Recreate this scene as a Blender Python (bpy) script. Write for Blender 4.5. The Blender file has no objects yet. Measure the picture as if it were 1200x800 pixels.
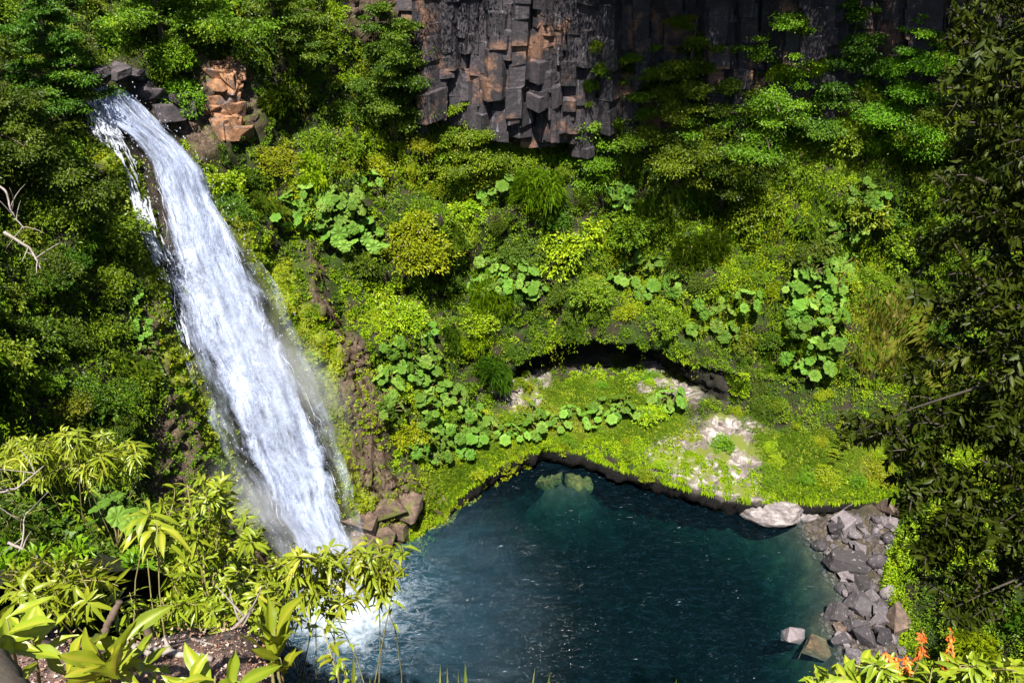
import bpy, bmesh, math, random
import numpy as np
from mathutils import Vector, Matrix
from mathutils.bvhtree import BVHTree

S = bpy.context.scene
COL = S.collection
R = math.radians
rng = np.random.default_rng(11)

# ------------------------------------------------------------------ camera
EYE = np.array([0.0, 0.0, 30.0]); PITCH = R(34.0); F = 924.0
FWD = np.array([0, math.cos(PITCH), -math.sin(PITCH)])
UP = np.array([0, math.sin(PITCH), math.cos(PITCH)])
RGT = np.array([1.0, 0, 0])
def ray(px, py):
    d = FWD + RGT * ((px - 600) / F) + UP * ((400 - py) / F)
    return d
def P(px, py, Y):                      # point at ground distance Y
    d = ray(px, py); return EYE + d * (Y / d[1])
def D(px, py, depth):                  # point at a depth along the view axis
    return EYE + ray(px, py) * depth
def proj(p):
    q = np.asarray(p) - EYE
    z = q @ FWD
    return 600 + F * (q @ RGT) / z, 400 - F * (q @ UP) / z, z

cam = bpy.data.cameras.new('camera'); camo = bpy.data.objects.new('camera', cam); COL.objects.link(camo)
cam.sensor_fit = 'HORIZONTAL'; cam.angle = 2 * math.atan(600 / F)
cam.clip_start = 0.05; cam.clip_end = 2000
camo.location = EYE; camo.rotation_euler = (math.pi / 2 - PITCH, 0, 0)
S.camera = camo

# ------------------------------------------------------------------ light
SUN = Vector((-0.06, -0.43, 0.90)).normalized()
sl = bpy.data.lights.new('sun', 'SUN'); slo = bpy.data.objects.new('sun', sl); COL.objects.link(slo)
sl.energy = 5.0; sl.angle = R(0.5); sl.color = (1.0, 0.95, 0.86)
slo.rotation_euler = SUN.to_track_quat('Z', 'Y').to_euler()
slo.location = (-10, -20, 60)
w = bpy.data.worlds.new('World'); S.world = w; w.use_nodes = True
wt = w.node_tree; bg = wt.nodes['Background']
sky = wt.nodes.new('ShaderNodeTexSky'); sky.sky_type = 'NISHITA'; sky.sun_disc = False
sky.sun_elevation = math.asin(SUN.z); sky.sun_rotation = math.atan2(SUN.x, SUN.y)
wt.links.new(sky.outputs[0], bg.inputs[0]); bg.inputs[1].default_value = 0.05
vs = S.view_settings
S.display_settings.display_device = 'sRGB'
vs.view_transform = 'Standard'; vs.look = 'None'; vs.gamma = 1.0; vs.use_curve_mapping = False
vs.exposure = 1.48
S.cycles.max_bounces = 6; S.cycles.diffuse_bounces = 1; S.cycles.glossy_bounces = 2
S.cycles.transmission_bounces = 3; S.cycles.transparent_max_bounces = 24
S.cycles.caustics_reflective = False; S.cycles.caustics_refractive = False
S.cycles.volume_max_steps = 64; S.cycles.volume_step_rate = 2.0
S.cycles.use_adaptive_sampling = True; S.cycles.adaptive_threshold = 0.02

# ------------------------------------------------------------------ noise
def _h(i, j, k, seed):
    n = (i.astype(np.int64) * 374761393 + j.astype(np.int64) * 668265263 + k.astype(np.int64) * 2147483647 + seed * 1442695041) & 0xffffffff
    n = ((n ^ (n >> 13)) * 1274126177) & 0xffffffff
    n = n ^ (n >> 16)
    return (n & 0xffff) / 65535.0 * 2 - 1
def vnoise(p, seed=0):
    i = np.floor(p).astype(np.int64); f = p - i; f = f * f * (3 - 2 * f)
    r = 0
    for a in (0, 1):
        wa = f[..., 0] if a else 1 - f[..., 0]
        for b in (0, 1):
            wb = f[..., 1] if b else 1 - f[..., 1]
            for c in (0, 1):
                wc = f[..., 2] if c else 1 - f[..., 2]
                r = r + wa * wb * wc * _h(i[..., 0] + a, i[..., 1] + b, i[..., 2] + c, seed)
    return r
def fbm(p, octv=4, seed=0, gain=0.5):
    a, s, r = 1.0, 1.0, 0
    for o in range(octv):
        r = r + a * vnoise(p * s + 17.3 * o, seed + o); a *= gain; s *= 2.03
    return r
def sstep(a, b, x):
    t = np.clip((x - a) / (b - a), 0, 1); return t * t * (3 - 2 * t)

# ------------------------------------------------------------------ mesh helpers
def mesh_np(name, V, faces, mats, tint=None, smooth=False, attr=None, midx=None, uv=None):
    """faces: list of (k x n) integer arrays, n = 3 or 4."""
    V = np.asarray(V, dtype=np.float32)
    me = bpy.data.meshes.new(name)
    me.vertices.add(len(V)); me.vertices.foreach_set('co', V.ravel())
    faces = [np.asarray(f, dtype=np.int32) for f in faces if len(f)]
    nl = sum(f.size for f in faces); nf = sum(len(f) for f in faces)
    me.loops.add(nl); me.polygons.add(nf)
    me.loops.foreach_set('vertex_index', np.concatenate([f.ravel() for f in faces]))
    tot = np.concatenate([np.full(len(f), f.shape[1], dtype=np.int32) for f in faces])
    me.polygons.foreach_set('loop_start', np.concatenate([[0], np.cumsum(tot)[:-1]]).astype(np.int32))
    if midx is not None: me.polygons.foreach_set('material_index', np.asarray(midx, dtype=np.int32))
    me.polygons.foreach_set('use_smooth', np.full(nf, smooth, dtype=bool))
    if tint is not None:
        a = me.attributes.new('tint', 'FLOAT', 'POINT'); a.data.foreach_set('value', np.asarray(tint, dtype=np.float32))
    if attr:
        for k, val in attr.items():
            val = np.asarray(val, dtype=np.float32)
            if val.ndim == 1:
                a = me.attributes.new(k, 'FLOAT', 'POINT'); a.data.foreach_set('value', val)
            else:
                a = me.attributes.new(k, 'FLOAT_VECTOR', 'POINT'); a.data.foreach_set('vector', val.ravel())
    me.update(calc_edges=True); me.validate()
    for m in (mats if isinstance(mats, (list, tuple)) else [mats]): me.materials.append(m)
    return me
def link(name, me, parent=None, label=None, cat=None, group=None, kind=None, loc=None):
    o = bpy.data.objects.new(name, me); COL.objects.link(o)
    if parent: o.parent = parent
    if loc is not None: o.location = loc
    tag(o, label, cat, group, kind); return o
def tag(o, label=None, cat=None, group=None, kind=None):
    if label: o['label'] = label
    if cat: o['category'] = cat
    if group: o['group'] = group
    if kind: o['kind'] = kind
def thing(name, label, cat, loc=(0, 0, 0), group=None):
    o = bpy.data.objects.new(name, None); COL.objects.link(o); o.location = loc; o.empty_display_size = 0.2
    tag(o, label, cat, group); return o
def merge(parts):
    """join (V, [tri], [quad], tint) tuples"""
    Vs, T, Q, tn, off = [], [], [], [], 0
    for V, t, q, ti in parts:
        Vs.append(V); tn.append(ti)
        if t is not None and len(t): T.append(np.asarray(t) + off)
        if q is not None and len(q): Q.append(np.asarray(q) + off)
        off += len(V)
    return np.concatenate(Vs), [np.concatenate(T) if T else np.zeros((0, 3), int), np.concatenate(Q) if Q else np.zeros((0, 4), int)], np.concatenate(tn)
def nrm(a):
    a = np.asarray(a, float); return a / np.maximum(np.linalg.norm(a, axis=-1, keepdims=True), 1e-9)
def tube(pts, radii, n=6, tint=0.5):
    pts = np.asarray(pts, float); k = len(pts)
    tan = nrm(np.gradient(pts, axis=0))
    ref = np.array([0.31, 0.17, 0.93])
    a = nrm(np.cross(tan, ref)); b = np.cross(tan, a)
    th = np.arange(n) / n * 2 * math.pi
    r = np.asarray(radii, float)[:, None, None]
    V = pts[:, None] + r * (np.cos(th)[None, :, None] * a[:, None] + np.sin(th)[None, :, None] * b[:, None])
    V = V.reshape(-1, 3); q = []
    for i in range(k - 1):
        for j in range(n):
            q.append((i * n + j, i * n + (j + 1) % n, (i + 1) * n + (j + 1) % n, (i + 1) * n + j))
    t = []
    V = np.concatenate([V, pts[:1], pts[-1:]])
    for j in range(n):
        t.append((k * n, (j + 1) % n, j)); t.append((k * n + 1, (k - 1) * n + j, (k - 1) * n + (j + 1) % n))
    return V, np.array(t), np.array(q), np.full(len(V), tint)
def bez(a, b, c, k=7):
    t = np.linspace(0, 1, k)[:, None]
    return (1 - t) ** 2 * np.asarray(a) + 2 * t * (1 - t) * np.asarray(b) + t * t * np.asarray(c)

# leaves: many at once. far = folded diamond (2 triangles)
def leaves_far(pos, d, n, L, W, tint, fold=0.15, droop=0.2):
    d = nrm(d); s = nrm(np.cross(d, n)); n2 = np.cross(s, d)
    L = np.asarray(L)[:, None]; W = np.asarray(W)[:, None]
    tip = pos + d * L - np.array([0, 0, 1.0]) * L * droop
    mid = pos + d * L * 0.45
    l = mid + s * W * 0.5 + n2 * W * fold; r = mid - s * W * 0.5 + n2 * W * fold
    V = np.stack([pos, l, tip, r], 1).reshape(-1, 3)
    i = np.arange(len(pos))[:, None] * 4
    T = np.concatenate([i + np.array([[0, 3, 2]]), i + np.array([[0, 2, 1]])])
    return V, T, None, np.repeat(tint, 4)
def leaves_near(pos, d, n, L, W, tint, droop=0.3, fold=0.25):
    """pointed leaf, folded at the midrib and curved down: 10 points, 8 faces"""
    d = nrm(d); s = nrm(np.cross(d, n)); n2 = np.cross(s, d)
    L = np.asarray(L)[:, None]; W = np.asarray(W)[:, None]
    rows = []
    prof = [(0.12, 0.35), (0.38, 1.0), (0.7, 0.72)]
    dn = np.array([0, 0, 1.0])
    V = [pos]
    for t, wd in prof:
        m = pos + d * L * t - dn * L * droop * t * t
        V += [m + s * W * 0.5 * wd + n2 * W * fold * wd, m, m - s * W * 0.5 * wd + n2 * W * fold * wd]
    V.append(pos + d * L - dn * L * droop)
    V = np.stack(V, 1).reshape(-1, 3)
    i = np.arange(len(pos))[:, None] * 11
    T = np.concatenate([i + np.array([[a]]) for a in ([0, 2, 1], [0, 3, 2], [7, 8, 10], [8, 9, 10])])
    Q = np.concatenate([i + np.array([[a]]) for a in ([1, 2, 5, 4], [2, 3, 6, 5], [4, 5, 8, 7], [5, 6, 9, 8])])
    return V, T.reshape(-1, 3), Q.reshape(-1, 4), np.repeat(tint, 11)
def leaves_big(pos, d, n, L, W, tint, droop=0.3, fold=0.22):
    """large leaf seen close: 9 cross rows, wavy edge, a paler midrib"""
    d = nrm(d); s = nrm(np.cross(d, n)); n2 = np.cross(s, d); k = len(pos)
    L = np.asarray(L)[:, None]; W = np.asarray(W)[:, None]; dn = np.array([0, 0, 1.0]); V, tt = [], []
    ts = np.linspace(0, 1, 9); wv = np.array([.05, .34, .66, .9, 1.0, .93, .7, .36, .02]); ph = rng.random((k, 1)) * 6; tw = rng.normal(0, .25, (k, 1))
    for t, wd in zip(ts, wv):
        sb = nrm(s + n2 * tw * t); c = pos + d * L * t - dn * L * droop * t * t + s * L * .07 * np.sin(3 * t + ph)
        wav = n2 * W * .09 * np.sin(t * 15 + ph)
        V += [c + sb * W * .5 * wd + n2 * W * fold * wd + wav, c + sb * W * .25 * wd + n2 * W * fold * .62 * wd, c, c - sb * W * .25 * wd + n2 * W * fold * .62 * wd, c - sb * W * .5 * wd + n2 * W * fold * wd - wav]
        tt += [tint - .12, tint - .02, tint + .3, tint - .02, tint - .12]
    V = np.stack(V, 1).reshape(-1, 3); i = np.arange(k)[:, None] * 45; Q = []
    for r in range(8):
        for c in range(4):
            a = r * 5 + c; Q.append(i + np.array([[a, a + 1, a + 6, a + 5]]))
    return V, None, np.concatenate(Q), np.clip(np.stack(tt, 1).reshape(-1), 0, 1)
def twig_net(base, tips, nl, r, rad, rtip, sag=.12):
    """main limbs from the base, every other tip grows from the nearest limb: tubes and the end direction at each tip"""
    tips = np.asarray(tips, float); base = np.asarray(base, float); n = len(tips); nl = min(nl, n)
    order = [int(np.argmax(np.linalg.norm(tips - base, axis=1)))]; dm = np.linalg.norm(tips - tips[order[0]], axis=1)
    while len(order) < nl:
        j = int(np.argmax(dm)); order.append(j); dm = np.minimum(dm, np.linalg.norm(tips - tips[j], axis=1))
    rest = [i for i in range(n) if i not in set(order)]; rest.sort(key=lambda i: np.linalg.norm(tips[i] - base))
    tubes, ends, pts, lev = [], {}, [base], [0.0]
    P_, Lg = np.array([base]), np.array([0.0])
    for q, i in enumerate(order + rest):
        t = tips[i]
        if q < nl: a = base + r.normal(0, .02, 3) * np.array([1, 1, 0]); ra = rad
        else:
            cost = np.linalg.norm(P_ - t, axis=1) + .25 * Lg + .35 * np.maximum(P_[:, 2] - t[2], 0); j = int(np.argmin(cost)); a = P_[j]; ra = max(rtip * 2.2, rad * .35)
        ln = np.linalg.norm(t - a); m_ = a * .5 + t * .5 + np.array([0, 0, sag * ln]) + r.normal(0, .09 * ln, 3)
        c = bez(a, m_, t, 8 if q < nl else 5); tubes.append(tube(c, np.linspace(ra, rtip, len(c)), 6 if q < nl else 4)); ends[i] = (c[-1] - c[-2], c[-2])
        P_ = np.concatenate([P_, c[1:]]); Lg = np.concatenate([Lg, np.linspace(.3, 1, len(c) - 1) * np.linalg.norm(t - base) * .3])
    return tubes, ends
def rdir(n, r=None):
    return nrm((r or rng).normal(size=(n, 3)))

# ------------------------------------------------------------------ materials
def newmat(name):
    m = bpy.data.materials.new(name); m.use_nodes = True; nt = m.node_tree; nt.nodes.clear()
    out = nt.nodes.new('ShaderNodeOutputMaterial'); return m, nt, out
class NB:
    def __init__(s, nt): s.nt = nt
    def n(s, typ, **kw):
        nd = s.nt.nodes.new(typ)
        for k, v in kw.items():
            if k.startswith('i_'): nd.inputs[int(k[2:]) if k[2:].isdigit() else k[2:].replace('_', ' ')].default_value = v
            else: setattr(nd, k, v)
        return nd
    def l(s, a, b): s.nt.links.new(a, b)
    def noise(s, vec, scale, detail=4, rough=0.55, dist=0.0):
        nd = s.n('ShaderNodeTexNoise'); nd.inputs['Scale'].default_value = scale; nd.inputs['Detail'].default_value = detail
        nd.inputs['Roughness'].default_value = rough; nd.inputs['Distortion'].default_value = dist
        if vec is not None: s.l(vec, nd.inputs['Vector'])
        return nd.outputs['Fac']
    def ramp(s, fac, stops, interp='LINEAR'):
        nd = s.n('ShaderNodeValToRGB'); cr = nd.color_ramp; cr.interpolation = interp
        while len(cr.elements) < len(stops): cr.elements.new(0.5)
        for e, (p, c) in zip(cr.elements, stops):
            e.position = p; e.color = (*c, 1) if len(c) == 3 else c
        s.l(fac, nd.inputs[0]); return nd.outputs[0]
    def mix(s, fac, a, b, mode='MIX'):
        nd = s.n('ShaderNodeMix'); nd.data_type = 'RGBA'; nd.blend_type = mode
        for v, i in ((fac, 0), (a, 6), (b, 7)):
            if isinstance(v, (int, float)): nd.inputs[i].default_value = v
            elif isinstance(v, tuple): nd.inputs[i].default_value = (*v, 1)
            else: s.l(v, nd.inputs[i])
        return nd.outputs[2]
    def math(s, op, a, b=0.0, c=None, clamp=False):
        nd = s.n('ShaderNodeMath'); nd.operation = op; nd.use_clamp = clamp
        for i, v in enumerate((a, b, c)):
            if v is None: continue
            if isinstance(v, (int, float)): nd.inputs[i].default_value = v
            else: s.l(v, nd.inputs[i])
        return nd.outputs[0]
    def mrange(s, v, a, b, c=0.0, d=1.0):
        nd = s.n('ShaderNodeMapRange'); nd.interpolation_type = 'SMOOTHSTEP'
        s.l(v, nd.inputs[0])
        for i, x in enumerate((a, b, c, d)): nd.inputs[i + 1].default_value = x
        return nd.outputs[0]
    def attr(s, name, out='Fac'):
        nd = s.n('ShaderNodeAttribute'); nd.attribute_name = name; return nd.outputs[out]

def leaf_mat(name, c0, c1, c2=None, trans=0.35, spec=0.22, rough=0.45, ov=0.5, hue=0.05):
    """c0..c1 by the leaf's own tint, the whole plant shifted a little by its random number"""
    m, nt, out = newmat(name); b = NB(nt)
    t = b.attr('tint'); oi = b.n('ShaderNodeObjectInfo').outputs['Random']
    stops = [(0.0, c0), (0.62, c1), (1.0, c2 or c1)]
    col = b.ramp(t, stops)
    hs = b.n('ShaderNodeHueSaturation'); hs.inputs['Saturation'].default_value = 1.0
    b.l(b.math('MULTIPLY_ADD', oi, hue, 0.5 - hue / 2 - (0.004 if hue > .03 else 0)), hs.inputs['Hue'])
    b.l(b.math('MULTIPLY_ADD', oi, ov, 1 - ov / 2), hs.inputs['Value']); b.l(col, hs.inputs['Color'])
    col = hs.outputs[0]
    pb = b.n('ShaderNodeBsdfPrincipled'); b.l(col, pb.inputs['Base Color'])
    pb.inputs['Roughness'].default_value = rough; pb.inputs['Specular IOR Level'].default_value = spec
    tr = b.n('ShaderNodeBsdfTranslucent'); b.l(b.mix(0.5, col, b.mix(1.0, col, (1.0, 0.9, 0.25), 'MULTIPLY')), tr.inputs['Color'])
    mx = b.n('ShaderNodeMixShader'); mx.inputs[0].default_value = trans
    b.l(pb.outputs[0], mx.inputs[1]); b.l(tr.outputs[0], mx.inputs[2]); b.l(mx.outputs[0], out.inputs[0])
    return m
M = {}
M['yellow'] = leaf_mat('yellow_green_leaf', (0.095, 0.165, 0.004), (0.215, 0.305, 0.006), (0.37, 0.40, 0.015), trans=0.22)
M['mid'] = leaf_mat('mid_green_leaf', (0.048, 0.105, 0.004), (0.112, 0.208, 0.006), (0.22, 0.31, 0.012), trans=0.22)
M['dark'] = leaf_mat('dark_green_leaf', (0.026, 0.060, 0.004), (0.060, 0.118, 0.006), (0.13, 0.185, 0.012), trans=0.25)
M['olive'] = leaf_mat('olive_leaf', (0.055, 0.098, 0.005), (0.125, 0.185, 0.008), (0.26, 0.27, 0.025), trans=0.22)
M['nalca'] = leaf_mat('broad_leaf', (0.050, 0.112, 0.010), (0.100, 0.195, 0.020), (0.19, 0.29, 0.05), trans=0.22, spec=0.15, rough=0.55, hue=0.02)
M['near'] = leaf_mat('glossy_yellow_leaf', (0.11, 0.17, 0.010), (0.22, 0.27, 0.014), (0.36, 0.33, 0.03), spec=0.4, rough=0.38, trans=0.32, ov=0.25, hue=0.02)
M['shade'] = leaf_mat('shade_dimmed_leaf', (0.014, 0.030, 0.003), (0.030, 0.056, 0.004), (0.085, 0.115, 0.010), spec=0.15, ov=0.3, trans=0.3)  # shade of the right-hand tree put into its leaf colour
M['grass'] = leaf_mat('grass_blade', (0.10, 0.17, 0.010), (0.17, 0.26, 0.015), (0.30, 0.29, 0.06), trans=0.3, spec=0.2)
M['straw'] = leaf_mat('dry_grass_blade', (0.17, 0.20, 0.02), (0.30, 0.31, 0.05), (0.46, 0.40, 0.15), trans=0.3, spec=0.2)
M['flower'] = leaf_mat('orange_bloom', (0.45, 0.09, 0.012), (0.62, 0.15, 0.02), (0.62, 0.24, 0.06), trans=0.2, hue=0.006)
M['mat'] = leaf_mat('dead_root_mat', (0.05, 0.034, 0.020), (0.17, 0.12, 0.07), (0.36, 0.27, 0.17), trans=0.05, spec=0.1, hue=0.01)
M['dead'] = leaf_mat('dead_leaf', (0.10, 0.05, 0.03), (0.24, 0.14, 0.09), (0.55, 0.45, 0.38), trans=0.1)

def bark_mat(name, a, bb, scale=14):
    m, nt, out = newmat(name); b = NB(nt)
    tc = b.n('ShaderNodeTexCoord').outputs['Object']
    mp = b.n('ShaderNodeMapping'); b.l(tc, mp.inputs[0]); mp.inputs['Scale'].default_value = (1, 1, 0.35)
    f = b.noise(mp.outputs[0], scale, 6, 0.65)
    f2 = b.noise(tc, scale * 0.25, 3)
    col = b.ramp(b.math('MULTIPLY_ADD', f2, 0.5, b.math('MULTIPLY', f, 0.55)), [(0.3, a), (0.72, bb)])
    pb = b.n('ShaderNodeBsdfPrincipled'); b.l(col, pb.inputs['Base Color']); pb.inputs['Roughness'].default_value = 0.85
    bp = b.n('ShaderNodeBump'); bp.inputs['Strength'].default_value = 0.6; bp.inputs['Distance'].default_value = 0.02
    b.l(f, bp.inputs['Height']); b.l(bp.outputs[0], pb.inputs['Normal']); b.l(pb.outputs[0], out.inputs[0]); return m
M['bark'] = bark_mat('brown_bark', (0.03, 0.02, 0.014), (0.13, 0.09, 0.06))
M['grey'] = bark_mat('weathered_grey_wood', (0.09, 0.07, 0.06), (0.30, 0.26, 0.23))
M['twig'] = bark_mat('dark_twig', (0.012, 0.009, 0.007), (0.05, 0.038, 0.026))
M['stem'] = bark_mat('green_brown_stem', (0.10, 0.09, 0.03), (0.24, 0.20, 0.07))
# ------------------------------------------------------------------ gorge walls
CEN = np.array([4.0, 22.0])
cols = []
def column(A, Dd, E, Fp, B=None, C=None, rec=0.3, alc=0.05, over=None):
    A, Dd, E, Fp = [np.asarray(v, float) for v in (A, Dd, E, Fp)]
    B = A + (Dd - A) * 0.3 if B is None else np.asarray(B, float)
    C = A + (Dd - A) * 0.55 if C is None else np.asarray(C, float)
    o = A[:2] - CEN; o = np.array([*(o / np.linalg.norm(o)), 0])
    z = lambda p, zz: np.array([p[0], p[1], zz])
    rec2 = rec
    rows = [z(A + o * rec2, -6), z(A + o * rec2, -0.5), z(A + o * rec2 * 0.9, max(A[2] - (1.45 if A[2] > .55 and rec > 1 else 0.45), -0.2)), z(A + o * 0.12, max(A[2] - (1.35 if A[2] > .55 and rec > 1 else 0.3), .05)), A,
            B, B + o * alc, C + o * alc * 0.85 + np.array([0, 0, -0.15]), C, Dd, E, Fp]
    if over is None:
        oo = np.array([Fp[0] - E[0], Fp[1] - E[1], 0]); oo = oo / max(np.linalg.norm(oo), 1e-6)
        rows += [Fp + oo * 5 + np.array([0, 0, 1.5]), Fp + oo * 16 + np.array([0, 0, 3.0])]
    else:
        oo = o
        rows += [Fp - oo * (over + 2.0) + np.array([0, 0, 3.2]), Fp + oo * 14 + np.array([0, 0, 6.0])]
    cols.append(np.array(rows))
W = lambda *a: np.array(a, float)
column(W(-0.5, 5, .5), W(-1.5, 4.5, 12), W(-3.0, 4.0, 24.5), W(-7, 2, 27.5))                               # under the near spur
column(W(-3.4, 6.5, .5), W(-4.0, 6.3, 12), W(-5.0, 6.0, 22.6), W(-9.5, 4, 27))
column(W(-6.2, 10, .5), W(-7.4, 10.2, 11), W(-9.0, 10.3, 19.0), W(-16, 9.5, 22.5))
column(W(-9.3, 16, .5), W(-11.8, 16.5, 9), W(-15.8, 17, 18.0), W(-22, 17, 22.0))
column(W(-10.5, 22, .5), W(-14.2, 23.5, 11), W(-18.2, 25, 19.5), W(-24, 25.5, 24.5))
column(W(-9.3, 24.7, .4), W(-13.3, 27.3, 10.5), W(-17.2, 30.6, 20.2), W(-20.5, 34, 24.5))                   # left bank of the fall
column(P(375, 665, 25.3), P(268, 370, 29.3), P(128, 104, 32), P(135, 62, 36.0))                            # the fall's bed
column(P(432, 640, 26.2), P(345, 370, 30.5), P(212, 150, 34), P(215, 0, 37))
column(P(492, 632, 27.2), P(450, 350, 34), P(415, 120, 39), P(405, -10, 41), P(482, 560, 28.6), P(470, 470, 30.5), .3, .05)
column(P(555, 563, 29.9), P(550, 320, 37), P(545, 150, 40.5), P(545, 0, 41.5), P(570, 490, 33), P(570, 450, 34), 1.6, .3, 0.4)
column(P(640, 521, 32.2), P(650, 290, 38.5), P(660, 165, 41.5), P(660, 0, 42), P(640, 453, 36), P(645, 409, 35.9), 3.2, 2.6, 0.8)
column(P(745, 551, 30.4), P(760, 290, 38.5), P(770, 170, 42), P(770, 0, 42.5), P(740, 450, 36), P(745, 408, 35.8), 3.4, 2.8, 4.2)
column(P(850, 578, 28.7), P(850, 300, 38.5), P(860, 150, 42), P(870, 0, 42.5), P(850, 480, 34), P(850, 436, 34.9), 2.6, .5, 4.4)
column(P(950, 586, 28.5), P(960, 300, 37.5), P(970, 130, 41), P(980, 0, 41.5), P(950, 510, 32), P(950, 450, 34), 1.6, .3, 4.4)
column(P(1062, 598, 28.2), P(1080, 300, 36.5), P(1090, 120, 40), P(1100, -10, 40.8), P(1060, 540, 31), P(1070, 460, 33), .5, .05, 4.0)
column(W(16.6, 22.5, .5), P(1250, 420, 28), P(1320, 150, 33), P(1340, 0, 34), over=2.0)
column(W(15.6, 14, .5), W(21, 14, 10), W(27, 14, 20), W(33, 14, 27))
column(W(14, 4, .5), W(17, 4, 10), W(21, 4, 20), W(26, 3, 28))
cols = np.array(cols)                                      # nc x 14 x 3
NCOL, NROW = cols.shape[:2]
SUBV = [4, 6, 7, 3, 22, 8, 8, 8, 36, 40, 32, 12, 8]
SUBU = []
for i in range(NCOL - 1):
    dd = np.linalg.norm(cols[i + 1, 8:11] - cols[i, 8:11], axis=1).max()
    SUBU.append(int(np.clip(dd / 0.17, 8, 44)))
ext = np.concatenate([cols[:1] * 2 - cols[1:2], cols, cols[-1:] * 2 - cols[-2:-1]])
def cr(p0, p1, p2, p3, t):
    return 0.5 * (2 * p1 + (p2 - p0) * t + (2 * p0 - 5 * p1 + 4 * p2 - p3) * t * t + (3 * p1 - p0 - 3 * p2 + p3) * t ** 3)
U = []; uidx = []
for i in range(NCOL - 1):
    for k in range(SUBU[i]):
        U.append(cr(*ext[i:i + 4], k / SUBU[i])); uidx.append(i + k / SUBU[i])
U.append(cols[-1]); uidx.append(NCOL - 1.0)
U = np.array(U); uidx = np.array(uidx)
G = []; vidx = []
for r in range(NROW - 1):
    for k in range(SUBV[r]):
        t = k / SUBV[r]
        G.append(U[:, r] * (1 - t) + U[:, r + 1] * t); vidx.append(r + t)
G.append(U[:, -1]); vidx.append(NROW - 1.0)
G = np.stack(G, 1); vidx = np.array(vidx)                 # nu x nv x 3
for it in range(3):                                        # round the cage off
    H = G.copy(); H[:, 1:-1] = 0.25 * G[:, :-2] + 0.5 * G[:, 1:-1] + 0.25 * G[:, 2:]; G = H
NU, NV = G.shape[:2]
def gnormals(G):
    du = np.gradient(G, axis=0); dv = np.gradient(G, axis=1)
    return nrm(np.cross(du, dv))
I = np.arange(NU * NV).reshape(NU, NV)
TQ = np.stack([I[:-1, :-1], I[1:, :-1], I[1:, 1:], I[:-1, 1:]], -1).reshape(-1, 4)
N0 = gnormals(G)
BV0 = BVHTree.FromPolygons(G.reshape(-1, 3).tolist(), TQ.tolist())

# pixel-space zone outlines (what the surface is made of, found by looking at where it lies)
def poly_d(px, py, poly):
    poly = np.array(poly, float); n = len(poly); ins = np.zeros(px.shape, bool); dm = np.full(px.shape, 1e9)
    for i in range(n):
        a, b = poly[i], poly[(i + 1) % n]
        c = ((a[1] > py) != (b[1] > py)) & (px < (b[0] - a[0]) * (py - a[1]) / (b[1] - a[1] + 1e-9) + a[0])
        ins ^= c
        ab = b - a; t = np.clip(((px - a[0]) * ab[0] + (py - a[1]) * ab[1]) / (ab @ ab + 1e-9), 0, 1)
        dm = np.minimum(dm, np.hypot(px - a[0] - t * ab[0], py - a[1] - t * ab[1]))
    return np.where(ins, dm, -dm)
Z_ROCK = [[(360, 285), (370, 285), (388, 370), (400, 400), (432, 395), (440, 470), (450, 540), (490, 560), (525, 575), (500, 632), (430, 650), (405, 570), (385, 480), (382, 410), (372, 350)],
          [(165, 360), (195, 350), (215, 420), (250, 500), (285, 580), (320, 660), (240, 700), (175, 560), (175, 440)],
          [(105, 85), (190, 100), (260, 130), (235, 190), (200, 165), (165, 125), (100, 108)],
          [(240, 65), (288, 65), (295, 150), (262, 165), (238, 130)],
          [(400, -80), (520, -80), (540, 60), (520, 175), (470, 60), (405, 40)],
          [(150, 190), (175, 185), (205, 290), (215, 330), (190, 300)]]
Z_PALE = [[(560, 470), (600, 448), (645, 432), (655, 440), (630, 470), (608, 490), (590, 474)],
          [(760, 435), (830, 445), (825, 465), (770, 462)],
          [(750, 540), (790, 505), (840, 485), (890, 490), (885, 525), (878, 560), (900, 588), (850, 585)]]
Z_MOSS = [[(215, 185), (250, 220), (300, 290), (345, 300), (395, 440), (400, 540), (440, 580), (400, 620), (375, 500), (330, 400), (290, 310)],
          [(100, 160), (150, 190), (195, 330), (180, 380), (120, 220)],
          [(180, 380), (240, 430), (300, 590), (330, 640), (280, 640), (220, 520)],
          [(480, 560), (560, 520), (640, 455), (740, 445), (820, 500), (760, 530), (640, 521), (560, 565), (500, 640), (470, 600)]]
Z_GRASS = [[(640, 450), (740, 440), (810, 490), (770, 530), (700, 525), (640, 515)],
           [(870, 490), (960, 500), (1050, 520), (1070, 590), (900, 588)],
           [(1000, 350), (1060, 335), (1140, 370), (1130, 450), (1040, 440), (1000, 400)],
           [(480, 570), (600, 515), (640, 515), (560, 560), (500, 610)]]
Z_FALL = [(100, 100), (165, 105), (215, 165), (265, 250), (305, 310), (350, 400), (395, 500), (430, 660), (325, 665), (270, 540), (225, 430), (185, 330), (150, 230), (120, 150)]
Z_ALC = [(600, 440), (650, 400), (760, 395), (800, 425), (760, 450), (640, 455)]
def zone(px, py, polys, soft=10):
    m = np.zeros(px.shape)
    for p in polys: m = np.maximum(m, sstep(-soft, soft, poly_d(px, py, p)))
    return m
px0, py0, dz0 = proj(G)
jit = fbm(G * 0.7, 3, 5) * 14
pxj, pyj = px0 + jit, py0 + fbm(G * 0.7, 3, 9) * 14
front = dz0 > 2
zr = zone(pxj, pyj, Z_ROCK) * front; zp = zone(pxj, pyj, Z_PALE) * front; zm = zone(pxj, pyj, Z_MOSS) * front
zg = zone(pxj, pyj, Z_GRASS) * front; zf = zone(px0, py0, [Z_FALL], 12) * front; za = zone(pxj, pyj, [Z_ALC], 8) * front
vv = np.broadcast_to(vidx[None], (NU, NV))
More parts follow.
